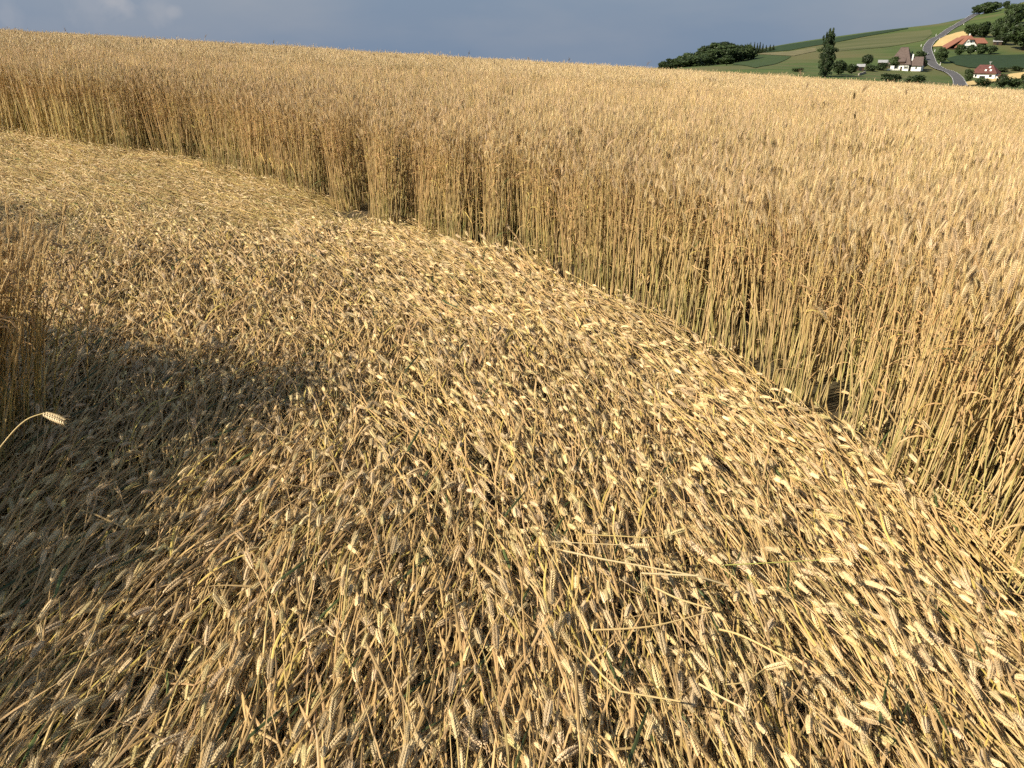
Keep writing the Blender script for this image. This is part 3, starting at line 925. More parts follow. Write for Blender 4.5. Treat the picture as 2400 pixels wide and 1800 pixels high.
straw('wheat_stalk', [(1140, 835), (1185, 795), (1230, 755)], 0.27, 0.0022, (0.46, 0.32, 0.13), 'brown bare stalk lying slantwise against the grain of the mat')
straw('wheat_stalk', [(1700, 1610), (1745, 1600), (1790, 1572)], 0.24, 0.0019, (0.6, 0.45, 0.2), 'short curved wheat stalk with its ear turned toward the straw heap', (1840, 1560))
# the nodding ear that hangs into the light above the shade
o = empty('wheat_stalk', (0, 0, 0))
def at(u, v, zc):
    xc, yc = (u - 1200) / F, (900 - v) / F
    return Vector((xc, CP + SP * yc, -SP + CP * yc)) * zc + Vector((0, 0, CAM_H))
nod = [at(-190, 1500, 2.05), at(-110, 1260, 2.08), at(-40, 1110, 2.1), at(15, 1030, 2.12), at(60, 985, 2.13), at(101, 969, 2.14)]
base = nod[0].copy(); base.z = tz(base.x, base.y)
nod = [base, base.lerp(nod[0], 0.6)] + nod
o.location = base
tag(o, 'nodding bearded wheat ear arching alone over the shaded mat', 'wheat')
sp_ = np.array(smooth_path([p - base for p in nod], 5))
g = G(); tube(g, sp_, np.linspace(0.0026, 0.0017, len(sp_)), 7, np.linspace(0, 1, len(sp_))[:, None] * np.array([[0.06, 0.10, 0.06]]) + np.array([[0.5, 0.33, 0.13]]))
link('stem', g.mesh('stem', M_WHEAT, True), o)
e0 = np.array(nod[-1] - base); dv = np.array(at(160, 990, 2.13) - nod[-1])
ee = np.array([e0 + (dv * t / 8 + np.array([0, 0, -0.004 * (t / 8) ** 2]))/np.linalg.norm(dv) for t in range(9)])
ee = e0 + (ee - e0)
st, er, lf = plant('lie', 0, shape=(np.array([e0] * 14) + np.linspace(-0.01, 0, 14)[:, None] * dv / np.linalg.norm(dv), ee), leaves=False, es=0.98)
link('ear', mesh_from('ear', er, M_WHEAT), o)

# ------------------------------------------------------------------ trees and bushes
def leaf_cloud(g, centre, rad, count, size, col, flat=0.0):
    cs = np.asarray(centre); rad = np.asarray(rad)
    d = rng.normal(0, 1, (count, 3)); d /= np.linalg.norm(d, axis=1)[:, None]
    rr = rng.uniform(0.55, 1.0, count) ** 0.6
    p = cs + d * rad * rr[:, None] * (1 + 0.10 * rng.normal(0, 1, count))[:, None]
    nrm = d * 0.9 + rng.normal(0, 0.6, (count, 3)); nrm /= np.linalg.norm(nrm, axis=1)[:, None]
    t = np.cross(nrm, rng.normal(0, 1, (count, 3))); t /= np.linalg.norm(t, axis=1)[:, None]
    b = np.cross(nrm, t)
    s = size * rng.uniform(0.6, 1.3, count)[:, None]
    v = np.stack([p - t * s, p + b * s * 0.7, p + t * s, p - b * s * 0.7], 1).reshape(-1, 3)
    c = np.asarray(col) * rng.uniform(0.75, 1.25, count)[:, None]
    g.add(v, np.arange(count * 4).reshape(-1, 4), np.repeat(c, 4, 0))
def crown(kind, seed):
    """crown mesh in a unit box: x,y in -0.5..0.5, z in 0..1 (z is the full tree height)"""
    global rng
    rng = np.random.default_rng(seed)
    g = G()
    gr = np.array([0.040, 0.062, 0.020])
    if kind == 'broad':
        for i in range(20):
            a, zz = rng.uniform(0, 6.28), rng.uniform(0.17, 0.86)
            rr = 0.34 * math.sin(math.pi * min(1, max(0.12, (zz - 0.02) / 1.0))) ** 0.6
            q = rng.uniform(0.3, 1) * rr
            s = rng.uniform(0.12, 0.20)
            leaf_cloud(g, (q * math.cos(a), q * math.sin(a), zz), (s, s, s * 0.75), 170, 0.036, gr * rng.uniform(0.75, 1.35) * np.array([1, 1, 1]))
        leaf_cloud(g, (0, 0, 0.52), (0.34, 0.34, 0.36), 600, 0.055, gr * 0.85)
    elif kind == 'bush':
        for i in range(12):
            a, zz = rng.uniform(0, 6.28), rng.uniform(0.15, 0.75)
            q = rng.uniform(0.05, 0.33)
            s = rng.uniform(0.14, 0.22)
            leaf_cloud(g, (q * math.cos(a), q * math.sin(a), zz), (s, s, s * 1.0), 110, 0.04, gr * rng.uniform(0.8, 1.4))
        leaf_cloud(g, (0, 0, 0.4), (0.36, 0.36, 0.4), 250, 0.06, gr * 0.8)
    elif kind == 'ball':
        leaf_cloud(g, (0, 0, 0.62), (0.47, 0.47, 0.36), 1500, 0.045, gr * 0.75)
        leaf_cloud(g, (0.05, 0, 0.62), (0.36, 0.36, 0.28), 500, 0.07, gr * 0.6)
    elif kind == 'poplar':
        def prof(z):
            return 0.42 * (min(1, z / 0.12) ** 0.5) * (1 - 0.25 * z) if z < 0.62 else 0.42 * 0.845 * max(0.0, 1 - ((z - 0.62) / 0.42) ** 1.3)
        for i in range(120):
            zz = rng.uniform(0.03, 0.9)
            a = rng.uniform(0, 6.28); q = prof(zz) * rng.uniform(0.35, 0.95)
            s = rng.uniform(0.06, 0.12)
            leaf_cloud(g, (q * math.cos(a), q * math.sin(a), zz), (s, s, s * 0.42), 62, 0.020, gr * rng.uniform(0.55, 1.15) * np.array([0.95, 1, 1.1]))
        for (sx, sy, zz, s, sz) in ((-0.18, 0.0, 0.86, 0.05, 0.07), (-0.05, 0.03, 0.93, 0.055, 0.07), (0.10, 0.0, 0.95, 0.055, 0.055), (-0.28, 0.1, 0.80, 0.05, 0.06), (0.15, -0.02, 0.84, 0.07, 0.08), (0.0, 0.0, 0.85, 0.1, 0.1), (0.42, 0.0, 0.55, 0.1, 0.035), (-0.42, 0, 0.55, 0.12, 0.035)):
            leaf_cloud(g, (sx, sy, zz), (s, s, sz), 150, 0.018, gr * rng.uniform(0.6, 1.0))
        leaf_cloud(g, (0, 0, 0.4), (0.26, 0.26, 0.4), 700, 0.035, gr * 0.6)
    elif kind == 'conifer':
        for i in range(1500):
            zz = rng.uniform(0.05, 1) ; a = rng.uniform(0, 6.28)
            q = 0.5 * (1 - zz) * (0.65 + 0.35 * math.cos(zz * 60)) + 0.01
            q *= rng.uniform(0.5, 1.0)
            leaf_cloud(g, (q * math.cos(a), q * math.sin(a), zz), (0.03, 0.03, 0.01), 1, 0.05, gr * rng.uniform(0.5, 0.9))
    elif kind == 'cypress':
        for i in range(1700):
            zz = rng.uniform(0.02, 1); a = rng.uniform(0, 6.28)
            q = 0.46 * (math.sin(math.pi * min(0.5, 0.28 + zz * 0.6)) if zz < 0.35 else 1 - ((zz - 0.35) / 0.65) ** 1.25) * rng.uniform(0.75, 1.0) + 0.008
            leaf_cloud(g, (q * math.cos(a), q * math.sin(a), zz), (0.02, 0.02, 0.02), 1, 0.06, np.array([0.022, 0.046, 0.026]) * rng.uniform(0.7, 1.2))
    return g.mesh('crown', M_LEAF)
def trunk_mesh(kind):
    g = G()
    top = {'broad': 0.6, 'bush': 0.5, 'ball': 0.6, 'poplar': 0.85, 'conifer': 0.9, 'cypress': 0.8}[kind]
    r = {'broad': 0.03, 'bush': 0.02, 'ball': 0.03, 'poplar': 0.06, 'conifer': 0.03, 'cypress': 0.03}[kind]
    z = np.linspace(-0.06, top, 7)
    c = np.array([0.07, 0.055, 0.04])
    tube(g, np.column_stack([0.012 * np.sin(z * 7), 0.012 * np.cos(z * 5) - 0.012, z]), np.linspace(r * 1.3, r * 0.3, 7), 7, c)
    if kind in ('broad', 'ball', 'bush'):
        for i in range(6):
            a = i * 1.05 + 0.3; z0 = 0.22 + 0.05 * i if kind == 'broad' else 0.15 + 0.04 * i
            pts_ = np.array([[0, 0, z0], [0.10 * math.cos(a), 0.10 * math.sin(a), z0 + 0.10], [0.24 * math.cos(a), 0.24 * math.sin(a), z0 + 0.24]])
            tube(g, pts_, np.array([r * 0.55, r * 0.4, r * 0.15]), 5, c)
    return g.mesh('trunk', M_BARK)
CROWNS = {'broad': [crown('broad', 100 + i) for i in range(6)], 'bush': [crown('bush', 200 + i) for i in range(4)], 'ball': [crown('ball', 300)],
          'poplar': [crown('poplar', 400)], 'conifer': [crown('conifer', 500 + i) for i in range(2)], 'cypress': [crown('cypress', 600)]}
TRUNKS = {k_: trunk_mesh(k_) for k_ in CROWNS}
rng = np.random.default_rng(77)
def tree(kind, name, u0, u1, vt, vb, label, group=None, D=None, cat=None, wide=1.0):
    um = (u0 + u1) / 2
    if D is None:
        p = far_pt(um, vb)
    else:
        d = pxdir(um, vb)
        x = D * d.x / d.y
        p = Vector((x, D, tz(x, D)))
    px_h = F / (p.y * CP)
    wdt = (u1 - u0) / px_h * wide * (1.15 if kind in ('broad', 'bush') else 1.0)
    hgt = max(1.5, (CAM_H + p.y * pxdir(um, vt).z / pxdir(um, vt).y) - p.z)
    o = empty(name, p, rng.uniform(0, 6.28) if kind != 'poplar' else 0.0)
    o.scale = (wdt, wdt, hgt)
    tag(o, label, cat or ('bush' if kind == 'bush' else 'tree'), group)
    link('trunk', TRUNKS[kind], o)
    link('crown', CROWNS[kind][rng.integers(len(CROWNS[kind]))], o)
    return o
tree('poplar', 'poplar_tree', 1908, 1956, 66, 180, 'tall dark columnar poplar rising beyond the crest of the grain')
tree('broad', 'leafy_tree', 1945, 1984, 137, 175, 'rounded dark tree growing against the foot of the poplar')
tree('broad', 'leafy_tree', 1980, 2010, 147, 173, 'small dark tree beside the little grey shed roof')
tree('ball', 'round_tree', 2017, 2044, 127, 158, 'ball shaped clipped tree standing alone in front of the meadow')
tree('bush', 'shrub', 2026, 2052, 147, 167, 'bright green shrub at the foot of the ball shaped tree')
tree('bush', 'shrub', 2050, 2080, 143, 165, 'dark shrub below the grey barn roof')
tree('broad', 'leafy_tree', 2078, 2110, 131, 163, 'broad tree covering the left end of the brown roofed farmhouse', wide=1.1)
tree('cypress', 'cypress_tree', 2120, 2142, 122, 161, 'dark conical evergreen in front of the brown roofed farmhouse')
tree('broad', 'leafy_tree', 2141, 2170, 116, 143, 'spreading tree behind the right wing of the brown roofed farmhouse', wide=0.9)
tree('broad', 'leafy_tree', 2147, 2173, 134, 163, 'rounded tree beside the road at the brown roofed farmhouse', wide=0.9)
tree('bush', 'shrub', 2060, 2110, 170, 192, 'low dark bush in the pasture below the white garden wall', D=330)
tree('bush', 'shrub', 2118, 2172, 171, 195, 'wide dark bush in the pasture under the road bend', D=330)
tree('broad', 'leafy_tree', 2188, 2220, 109, 148, 'tall oval tree standing alone on the inner side of the road')
for i, (a, b, c_, d_) in enumerate(((2236, 2262, 101, 129), (2262, 2285, 103, 128), (2282, 2312, 101, 128), (2308, 2336, 104, 127))):
    tree('broad', 'fruit_tree', a, b, c_, d_, 'small orchard tree below the red roofed farmhouse', 'orchard trees below the farmhouse')
for (a, b, c_, d_) in ((2262, 2292, 52, 86), (2285, 2318, 48, 88), (2318, 2345, 40, 92), (2338, 2366, 30, 98), (2352, 2382, 10, 75)):
    tree('broad', 'leafy_tree', a, b, c_, d_, 'dark dense tree in the grove behind the red roofed farmhouse', 'grove behind the farmhouse', wide=1.2)
tree('broad', 'leafy_tree', 2355, 2400, 3, 60, 'tall dark tree topping the grove on the hillside', wide=1.2)
tree('broad', 'leafy_tree', 2362, 2430, 46, 118, 'large lighter green tree at the end of the orchard slope', wide=1.15)
tree('broad', 'leafy_tree', 2330, 2368, 75, 105, 'lower dark tree beside the stone wall near the farmhouse')
for (a, b, c_, d_) in ((2280, 2304, 8, 35), (2294, 2318, 4, 34), (2308, 2336, 3, 31)):
    tree('broad', 'leafy_tree', a, b, c_, d_, 'dark broad crowned tree in the clump on the hilltop', 'clump of trees on the hilltop', wide=1.25)
tree('broad', 'leafy_tree', 2334, 2348, 5, 22, 'slender pale crowned tree next to the hilltop clump')
tree('broad', 'leafy_tree', 2348, 2365, 0, 21, 'narrow dark tree on the hilltop before the grove')
tree('bush', 'shrub', 2256, 2280, 158, 190, 'tall hedge bush against the gable of the white house')
tree('bush', 'shrub', 2284, 2322, 180, 207, 'dark bush below the strip of ripe grain', D=350)
tree('bush', 'shrub', 2326, 2362, 170, 208, 'big dark bush hiding part of the grain strip', D=350)
tree('bush', 'shrub', 2355, 2392, 176, 208, 'dark bush next to the big bush on the grain strip', D=352)
tree('bush', 'shrub', 2385, 2425, 168, 208, 'dark bush at the end of the row under the white house', D=350)
tree('bush', 'shrub', 2334, 2362, 156, 169, 'low hedge bush to the right of the white house')
tree('bush', 'shrub', 2368, 2398, 153, 167, 'low hedge bush on the edge of the dark green field')
tree('bush', 'shrub', 1855, 1885, 158, 168, 'small scrubby bush in the meadow before the poplar')
# the wood on the ridge
for i, (a, b, c_, d_) in enumerate(((1546, 1566, 140, 156), (1562, 1586, 136, 156), (1580, 1608, 129, 156), (1600, 1630, 120, 156), (1622, 1652, 116, 156), (1636, 1668, 105, 156), (1655, 1690, 98, 156), (1676, 1712, 96, 156), (1698, 1730, 98, 153), (1720, 1746, 101, 140), (1738, 1762, 100, 132))):
    tree('broad', 'wood_tree', a, b, c_, d_, 'dark tree in the wood on the ridge beyond the grain', 'wood on the ridge', D=470 + i * 6, wide=1.45)
    tree('broad', 'wood_tree', a + 9, b + 11, c_ + 7, d_, 'dark tree in the wood on the ridge beyond the grain', 'wood on the ridge', D=452 + i * 6, wide=1.3)
tree('bush', 'wood_tree', 1585, 1652, 128, 160, 'lighter green rounded tree at the front of the wood', D=440, cat='tree', wide=1.1)
tree('broad', 'wood_tree', 1684, 1720, 128, 160, 'dark green tree standing forward at the corner of the wood', D=435, wide=1.1)
for (a, c_) in ((1750, 103), (1758, 100), (1767, 99), (1774, 101), (1780, 99), (1787, 103), (1795, 106), (1804, 105), (1812, 105)):
    tree('conifer', 'conifer_tree', a - 5.5, a + 5.5, c_, 118, 'spruce in the row of pointed conifers on the ridge', 'conifers on the ridge', D=660)

# ------------------------------------------------------------------ houses
def poly_mesh(name, v, f, mat):
    me = bpy.data.meshes.new(name)
    me.from_pydata([tuple(p) for p in v], [], f)
    me.materials.append(mat)
    me.update()
    return me
def box(name, x0, x1, y0, y1, z0, z1, mat, parent):
    v = [(x0, y0, z0), (x1, y0, z0), (x1, y1, z0), (x0, y1, z0), (x0, y0, z1), (x1, y0, z1), (x1, y1, z1), (x0, y1, z1)]
    f = [(3, 2, 1, 0), (4, 5, 6, 7), (0, 1, 5, 4), (1, 2, 6, 5), (2, 3, 7, 6), (3, 0, 4, 7)]
    return link(name, poly_mesh(name, v, f, mat), parent)
def slab(name, quad, th, mat, parent):
    """a roof plane with thickness from its upper outline"""
    q = [Vector(p) for p in quad]
    nn = (q[1] - q[0]).cross(q[2] - q[0]).normalized()
    if nn.z < 0: nn = -nn
    k_ = len(q)
    v = q + [p - nn * th for p in q]
    f = [tuple(range(k_)), tuple(reversed(range(k_, 2 * k_)))] + [(i, k_ + i, k_ + (i + 1) % k_, (i + 1) % k_) for i in range(k_)]
    return link(name, poly_mesh(name, v, f, mat), parent)
def window(parent, x, y, z, w_, h_, axis='y', shutters=False, mat_frame=None):
    """window on a wall facing -y (axis y) or -x (axis x)"""
    fr = mat_frame or M_WHITE
    if axis == 'y':
        o = box('window', x - w_ / 2, x + w_ / 2, y - 0.06, y + 0.05, z, z + h_, fr, parent)
        box('pane', x - w_ / 2 + 0.1, x + w_ / 2 - 0.1, y - 0.09, y - 0.062, z + 0.1, z + h_ - 0.1, M_GLASS, o)
        if shutters:
            for s in (-1, 1):
                cx = x + s * (w_ / 2 + 0.3)
                box('shutter', cx - 0.28, cx + 0.28, y - 0.08, y - 0.01, z, z + h_, M_SHUT, o)
    else:
        o = box('window', x - 0.06, x + 0.05, y - w_ / 2, y + w_ / 2, z, z + h_, fr, parent)
        box('pane', x - 0.09, x - 0.062, y - w_ / 2 + 0.1, y + w_ / 2 - 0.1, z + 0.1, z + h_ - 0.1, M_GLASS, o)
    return o
M_SHUT = noise_mat('green_shutters', (0.03, 0.05, 0.03), (0.05, 0.07, 0.045), 3)
def house_at(name, u, v, face, label, D=None):
    p = far_pt(u, v) if D is None else None
    if p is None:
        d = pxdir(u, v); x = D * d.x / d.y
        p = Vector((x, D, tz(x, D)))
    tocam = math.atan2(p.x, p.y)          # heading of the view ray
    o = empty(name, (p.x, p.y, p.z - 0.3), -tocam + face)   # local -y faces the viewer when face = 0
    tag(o, label, 'house')
    return o

# red roofed farmhouse: rounded white gable towards the viewer, big roof down to the left, wing to the right
h = house_at('farmhouse', 2270, 120, R(24), 'farmhouse with large red tiled roof and rounded white gable', None)
h.scale = (0.78, 0.78, 1.0)
WF, LF_, EH, RH = 6.6, 21.0, 3.2, 9.6
v = [(-WF, 0, 0), (WF, 0, 0), (WF, 0, EH)]
arc = [(WF * 0.62 * math.cos(a), 0, 5.0 + 2.6 * math.sin(a)) for a in np.linspace(0, math.pi, 11)]
v += arc + [(-WF, 0, EH)]
front = [(p[0], 0.9, p[2]) for p in v]
wall_o = link('wall', poly_mesh('wall', [(p[0], 0.9, p[2]) for p in v] + [(p[0], 1.3, p[2]) for p in v],
        [tuple(range(len(v)))] + [tuple(reversed(range(len(v), 2 * len(v))))] + [(i, len(v) + i, len(v) + (i + 1) % len(v), (i + 1) % len(v)) for i in range(len(v))], M_WHITE), h)
box('timber_wall', -WF + 0.05, WF - 0.05, 1.35, LF_, 0, EH + 0.4, M_WOOD, h)
gv = [(-WF, 1.32, EH), (WF, 1.32, EH), (0, 1.32, RH - 0.6)]
link('gable', poly_mesh('gable', gv + [(p[0], 1.6, p[2]) for p in gv], [(0, 1, 2), (5, 4, 3), (0, 3, 4, 1), (1, 4, 5, 2), (2, 5, 3, 0)], M_WOOD), h)
ov, ez = 8.4, 2.3
rf = slab('roof', [(-ov, -1.0, ez), (-ov, LF_ + 1, ez), (0, LF_ - 2.0, RH), (0, 1.2, RH)], 0.28, M_ROOFRED, h)
slab('roof', [(ov * 0.8, -1.0, ez + 1.5), (0.02, 1.2, RH), (0.02, LF_ - 2.0, RH), (ov * 0.8, LF_ + 1, ez + 1.5)], 0.28, M_ROOFRED, h)
slab('hipped_gable', [(-2.9, -0.9, RH - 2.5), (2.9, -0.9, RH - 2.5), (0.0, 1.25, RH + 0.03)], 0.2, M_ROOFRED, h)
slab('barn_roof', [(-ov - 7.5, 6.0, 1.6), (-ov - 7.5, LF_ + 3, 1.6), (-1.0, LF_ + 3, RH - 1.0), (-1.0, 9.0, RH - 1.0)], 0.3, M_ROOFRED, h)
box('barn_wall', -ov - 6.6, -WF - 0.1, 7.0, LF_ + 2, -0.6, 1.9, M_WOOD, h)
slab('wing_roof', [(5.2, 7.0, 5.0), (17.5, 7.0, 5.0), (15.5, 11.5, 8.2), (4.0, 11.5, 8.2)], 0.25, M_ROOFRED, h)
slab('wing_roof', [(4.0, 11.52, 8.2), (15.5, 11.52, 8.2), (17.5, 16.0, 5.0), (5.2, 16.0, 5.0)], 0.25, M_ROOFRED, h)
box('wing_wall', 6.7, 16.5, 8.2, 15.2, -0.4, 4.9, M_WOOD, h)
for (x, z) in ((1.1, 5.1), (-1.6, 5.1), (-3.6, 1.3), (-1.2, 1.3), (1.2, 1.3), (3.6, 1.3)):
    window(h, x, 0.9, z, 1.1, 1.35, shutters=z < 3)
box('balcony', -5.6, 5.6, 0.1, 0.88, 3.55, 3.75, M_WHITE, h)
box('chimney', 1.6, 2.4, 8.0, 8.8, RH - 2.0, RH + 1.1, M_WHITE, rf)

# brown roofed farmhouse with right wing
h = house_at('farmhouse', 2108, 165, R(-10), 'farmhouse with steep brown hipped roof behind trees by the road')
h.scale = (0.86, 0.9, 0.97)
box('wall', -5.2, 4.6, 0, 11, 0, 3.6, M_WHITE, h)
box('upper_wall', -4.6, 4.0, 1.2, 10, 3.62, 5.6, M_WOOD, h)
A0, B0, C0, D0 = (-6.8, -0.8, 3.2), (5.8, -0.8, 3.2), (5.8, 12, 3.2), (-6.8, 12, 3.2)
E0, F0 = (-2.2, 5.4, 11.6), (1.6, 5.8, 11.6)
rf = slab('roof', [A0, B0, F0, E0], 0.3, M_ROOFBROWN, h)
slab('roof', [B0, C0, F0], 0.3, M_ROOFBROWN, h)
slab('roof', [C0, D0, E0, F0], 0.3, M_ROOFBROWN, h)
slab('roof', [D0, A0, E0], 0.3, M_ROOFBROWN, h)
slab('dormer_roof', [(-1.6, -1.0, 4.6), (2.6, -1.0, 4.6), (2.0, 2.6, 7.2), (-1.0, 2.6, 7.2)], 0.2, M_ROOFBROWN, h)
box('dormer', -1.2, 2.2, -0.6, 2.2, 3.3, 4.7, M_WOOD, h)
box('wing_wall', 5.9, 11.2, 1.0, 9, 0, 2.8, M_WHITE, h)
slab('wing_roof', [(5.0, 0.2, 2.6), (12.2, 0.2, 2.6), (11.0, 5.0, 7.0), (5.8, 5.0, 7.0)], 0.25, M_ROOFBROWN, h)
slab('wing_roof', [(5.8, 5.02, 7.0), (11.0, 5.02, 7.0), (12.2, 9.8, 2.6), (5.0, 9.8, 2.6)], 0.25, M_ROOFBROWN, h)
box('chimney', 5.0, 5.7, 3.4, 4.1, 5.0, 8.2, M_WHITE, h)
for x in (-3.8, -1.9, 3.2):
    window(h, x, 0, 1.1, 1.0, 1.3, shutters=True)
window(h, 8.6, 1.0, 0.9, 1.0, 1.2)
box('door', 0.2, 1.2, -0.08, 0.02, 0.0, 2.1, M_WOOD, h)
box('porch_roof', -5.0, -2.6, -2.6, -0.9, 2.5, 2.7, M_GREY, h)
box('porch_wall', -4.8, -2.8, -2.4, -1.0, 0, 2.48, M_WHITE, h)

# white house with dark red roof
h = house_at('white_house', 2303, 184, R(-14), 'small white house with dark red roof and skylights above the grain strip')
box('wall', -4.8, 5.2, 0, 8, -1.4, 2.9, M_WHITE, h)
A0, B0, C0, D0 = (-5.6, -0.9, 2.7), (6.0, -0.9, 2.7), (6.0, 8.9, 2.7), (-5.6, 8.9, 2.7)
E0, F0 = (-3.6, 4.0, 6.6), (2.4, 4.0, 6.6)
rf = slab('roof', [A0, B0, F0, E0], 0.25, M_ROOFDARK, h)
slab('roof', [B0, C0, F0], 0.25, M_ROOFDARK, h)
slab('roof', [C0, D0, E0, F0], 0.25, M_ROOFDARK, h)
slab('roof', [D0, A0, E0], 0.25, M_ROOFDARK, h)
for (x, t_) in ((0.4, 0.35), (2.6, 0.35), (1.6, 0.7)):
    y = -0.9 + 4.9 * t_; z = 2.7 + 3.9 * t_
    slab('skylight', [(x - 0.4, y - 0.45, z - 0.28), (x + 0.4, y - 0.45, z - 0.28), (x + 0.4, y + 0.45, z + 0.45), (x - 0.4, y + 0.45, z + 0.45)], 0.08, M_WHITE, rf)
box('garage_door', -1.6, 0.9, -0.08, 0.02, -1.2, 1.5, M_DARK, h)
window(h, 3.2, 0, 0.9, 1.5, 1.2); window(h, -3.4, 0, 0.9, 1.1, 1.2)
box('balcony', -7.0, -4.85, 0.4, 4.5, -0.1, 0.1, M_WOOD, h)
box('balcony_post', -6.95, -6.3, 0.35, 0.8, -2.0, 0.1, M_WHITE, h)
slab('lean_to_roof', [(-7.6, -0.2, 1.9), (-5.0, -0.2, 2.9), (-5.0, 7.5, 2.9), (-7.6, 7.5, 1.9)], 0.2, M_ROOFDARK, h)
slab('annex_roof', [(6.2, 0.6, 1.6), (9.8, 0.6, 1.6), (9.8, 5.0, 2.3), (6.2, 5.0, 2.3)], 0.2, M_ROOFDARK, h)
box('annex_wall', 5.25, 9.4, 1.0, 4.8, -1.2, 1.45, M_WHITE, h)

# outbuildings, walls, posts, mast, car
def simple_shed(u, v, w_, d_, hh, roofm, label, face=0.0):
    h_ = house_at('shed', u, v, face, label); h_['category'] = 'shed'
    box('wall', -w_ / 2, w_ / 2, 0, d_, -0.3, hh, M_WOOD, h_)
    slab('roof', [(-w_ / 2 - 0.4, -0.5, hh + 0.02), (w_ / 2 + 0.4, -0.5, hh + 0.02), (w_ / 2 + 0.4, d_ + 0.5, hh + 1.2), (-w_ / 2 - 0.4, d_ + 0.5, hh + 1.2)], 0.15, roofm, h_)
    box('door', -0.6, 0.6, -0.06, 0.0, -0.2, hh * 0.8, M_DARK, h_)
simple_shed(2073, 158, 6.5, 6, 2.6, M_GREY, 'grey roofed barn left of the brown roofed farmhouse')
simple_shed(2016, 166, 3.2, 3, 2.2, M_GREY, 'little shed with pale roof between shrubs near the ball shaped tree')
simple_shed(2337, 106, 5.0, 4, 2.4, M_GREY, 'low grey shed beside the orchard trees')
def wall_run(name, pp, hh, th, mat, label, cat):
    P_ = [far_pt(u, v) for u, v in pp]
    o = empty(name, P_[0]); tag(o, label, cat)
    for i, (a, b) in enumerate(zip(P_[:-1], P_[1:])):
        d_ = (b - a); nn = Vector((-d_.y, d_.x, 0)).normalized() * th / 2
        vv = []
        for p in (a, b):
            q = p - P_[0]
            vv += [q - nn + Vector((0, 0, -0.5)), q + nn + Vector((0, 0, -0.5)), q + nn + Vector((0, 0, hh)), q - nn + Vector((0, 0, hh))]
        e = d_ * 0.012
        vv = [x_ + e for x_ in vv[:4]] + [x_ - e for x_ in vv[4:]]
        f = [(0, 1, 2, 3), (7, 6, 5, 4), (0, 4, 5, 1), (1, 5, 6, 2), (2, 6, 7, 3), (3, 7, 4, 0)]
        link('wall_panel', poly_mesh('wall_panel', vv, f, mat), o)
wall_run('garden_wall', [(2079, 165), (2092, 165), (2106, 165), (2121, 165), (2131, 164.5)], 0.75, 0.3, M_WHITE, 'long low white garden wall before the brown roofed farmhouse', 'wall')
wall_run('stone_wall', [(2012, 177), (2020, 174), (2028, 171)], 0.8, 0.5, M_STONE, 'short rubble stone wall running down beside the shrubs', 'wall')
post_m = None
for (s_, side) in ((0.16, 4.1), (0.26, -4.1), (0.34, 4.1), (0.40, -4.1), (0.47, 4.1), (0.56, -4.1), (0.60, 4.1)):
    i = int(s_ * (len(road_c) - 1))
    t_ = (road_c[i + 1] - road_c[i]).normalized()
    q = road_c[i] + Vector((-t_.y, t_.x)) * side
    o = empty('marker_post', (q.x, q.y, tz(q.x, q.y)))
    tag(o, 'white roadside marker post with black band', 'post', 'marker posts along the road')
    box('post', -0.14, 0.14, -0.14, 0.14, -0.2, 1.35, M_WHITE, o)
    box('band', -0.15, 0.15, -0.15, 0.15, 0.85, 1.05, M_DARK, o)
o = house_at('antenna_mast', 2315, 176, 0, 'thin metal antenna mast rising in front of the white house'); o['category'] = 'mast'
g = G(); tube(g, np.array([[0, -2.5, -1.5], [0, -2.5, 2], [0, -2.5, 6.8]]), 0.09, 6, np.array([0.4, 0.4, 0.4])); link('pole', g.mesh('pole', M_METAL), o)
for z in (6.2, 6.6):
    box('crossbar', -0.6, 0.6, -2.54, -2.46, z, z + 0.08, M_METAL, o)
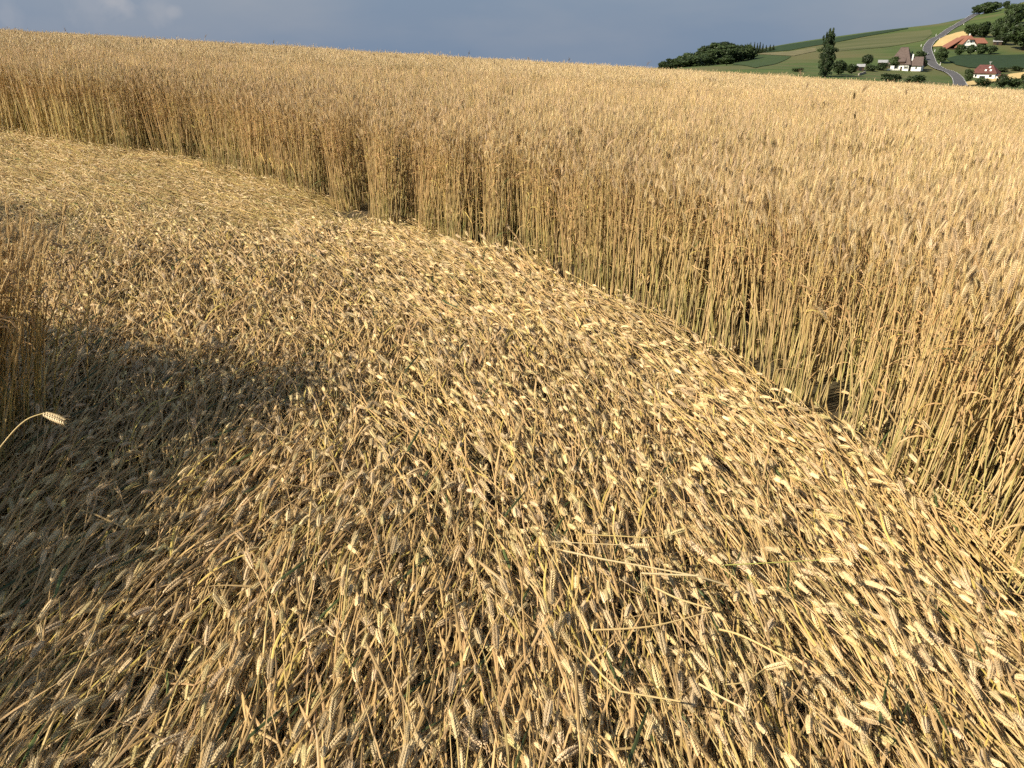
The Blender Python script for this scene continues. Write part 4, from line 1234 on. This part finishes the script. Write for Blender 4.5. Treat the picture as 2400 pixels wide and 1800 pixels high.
# car on the road
i = int(0.515 * (len(road_c) - 1))
t_ = (road_c[i + 1] - road_c[i]).normalized()
q = road_c[i] + Vector((-t_.y, t_.x)) * -1.5
o = empty('car', (q.x, q.y, tz(q.x, q.y) + 0.46), math.atan2(t_.y, t_.x) - math.pi / 2)
tag(o, 'silver car driving on the road beside the brown roofed farmhouse', 'car')
prof = [(-2.1, 0.35), (2.1, 0.35), (2.15, 0.75), (1.2, 0.95), (0.55, 1.45), (-1.2, 1.5), (-2.0, 1.0)]
kk = len(prof)
vv = [(-0.86, y, z) for y, z in prof] + [(0.86, y, z) for y, z in prof]
link('body', poly_mesh('body', vv, [tuple(reversed(range(kk))), tuple(range(kk, 2 * kk))] + [(j, (j + 1) % kk, kk + (j + 1) % kk, kk + j) for j in range(kk)], M_CAR), o)
for (x0, x1, y0, z0, y1, z1) in ((-0.7, 0.7, 1.14, 1.0, 0.62, 1.41), (-0.7, 0.7, -1.95, 1.06, -1.3, 1.46)):
    e = 0.02 if y0 > 0 else -0.02
    link('windscreen', poly_mesh('windscreen', [(x0, y0 + e, z0 + 0.02), (x1, y0 + e, z0 + 0.02), (x1, y1 + e, z1 + 0.02), (x0, y1 + e, z1 + 0.02)], [(0, 1, 2, 3)], M_GLASS), o)
for s in (-1, 1):
    link('side_window', poly_mesh('side_window', [(s * 0.87, 0.95, 1.0), (s * 0.87, -1.6, 1.03), (s * 0.87, -1.15, 1.42), (s * 0.87, 0.5, 1.38)], [(0, 1, 2, 3)], M_GLASS), o)
    for y in (-1.35, 1.35):
        g = G(); tube(g, np.array([[s * 0.7, y, 0.33], [s * 0.88, y, 0.33]]) + np.array([[0, 0, 0], [0, 0, 1e-4]]), 0.33, 14, np.array([0.02] * 3))
        ww = link('wheel', g.mesh('wheel', M_TYRE), o)
        cap = [(s * 0.885, y + 0.26 * math.cos(a), 0.33 + 0.26 * math.sin(a)) for a in np.linspace(0, 6.283, 12, endpoint=False)]
        link('rim', poly_mesh('rim', cap, [tuple(range(12))], M_METAL), ww)
    link('headlight', poly_mesh('headlight', [(s * 0.8, 2.165, 0.6), (s * 0.5, 2.165, 0.6), (s * 0.5, 2.175, 0.74), (s * 0.8, 2.175, 0.74)], [(0, 1, 2, 3)], M_WHITE), o)
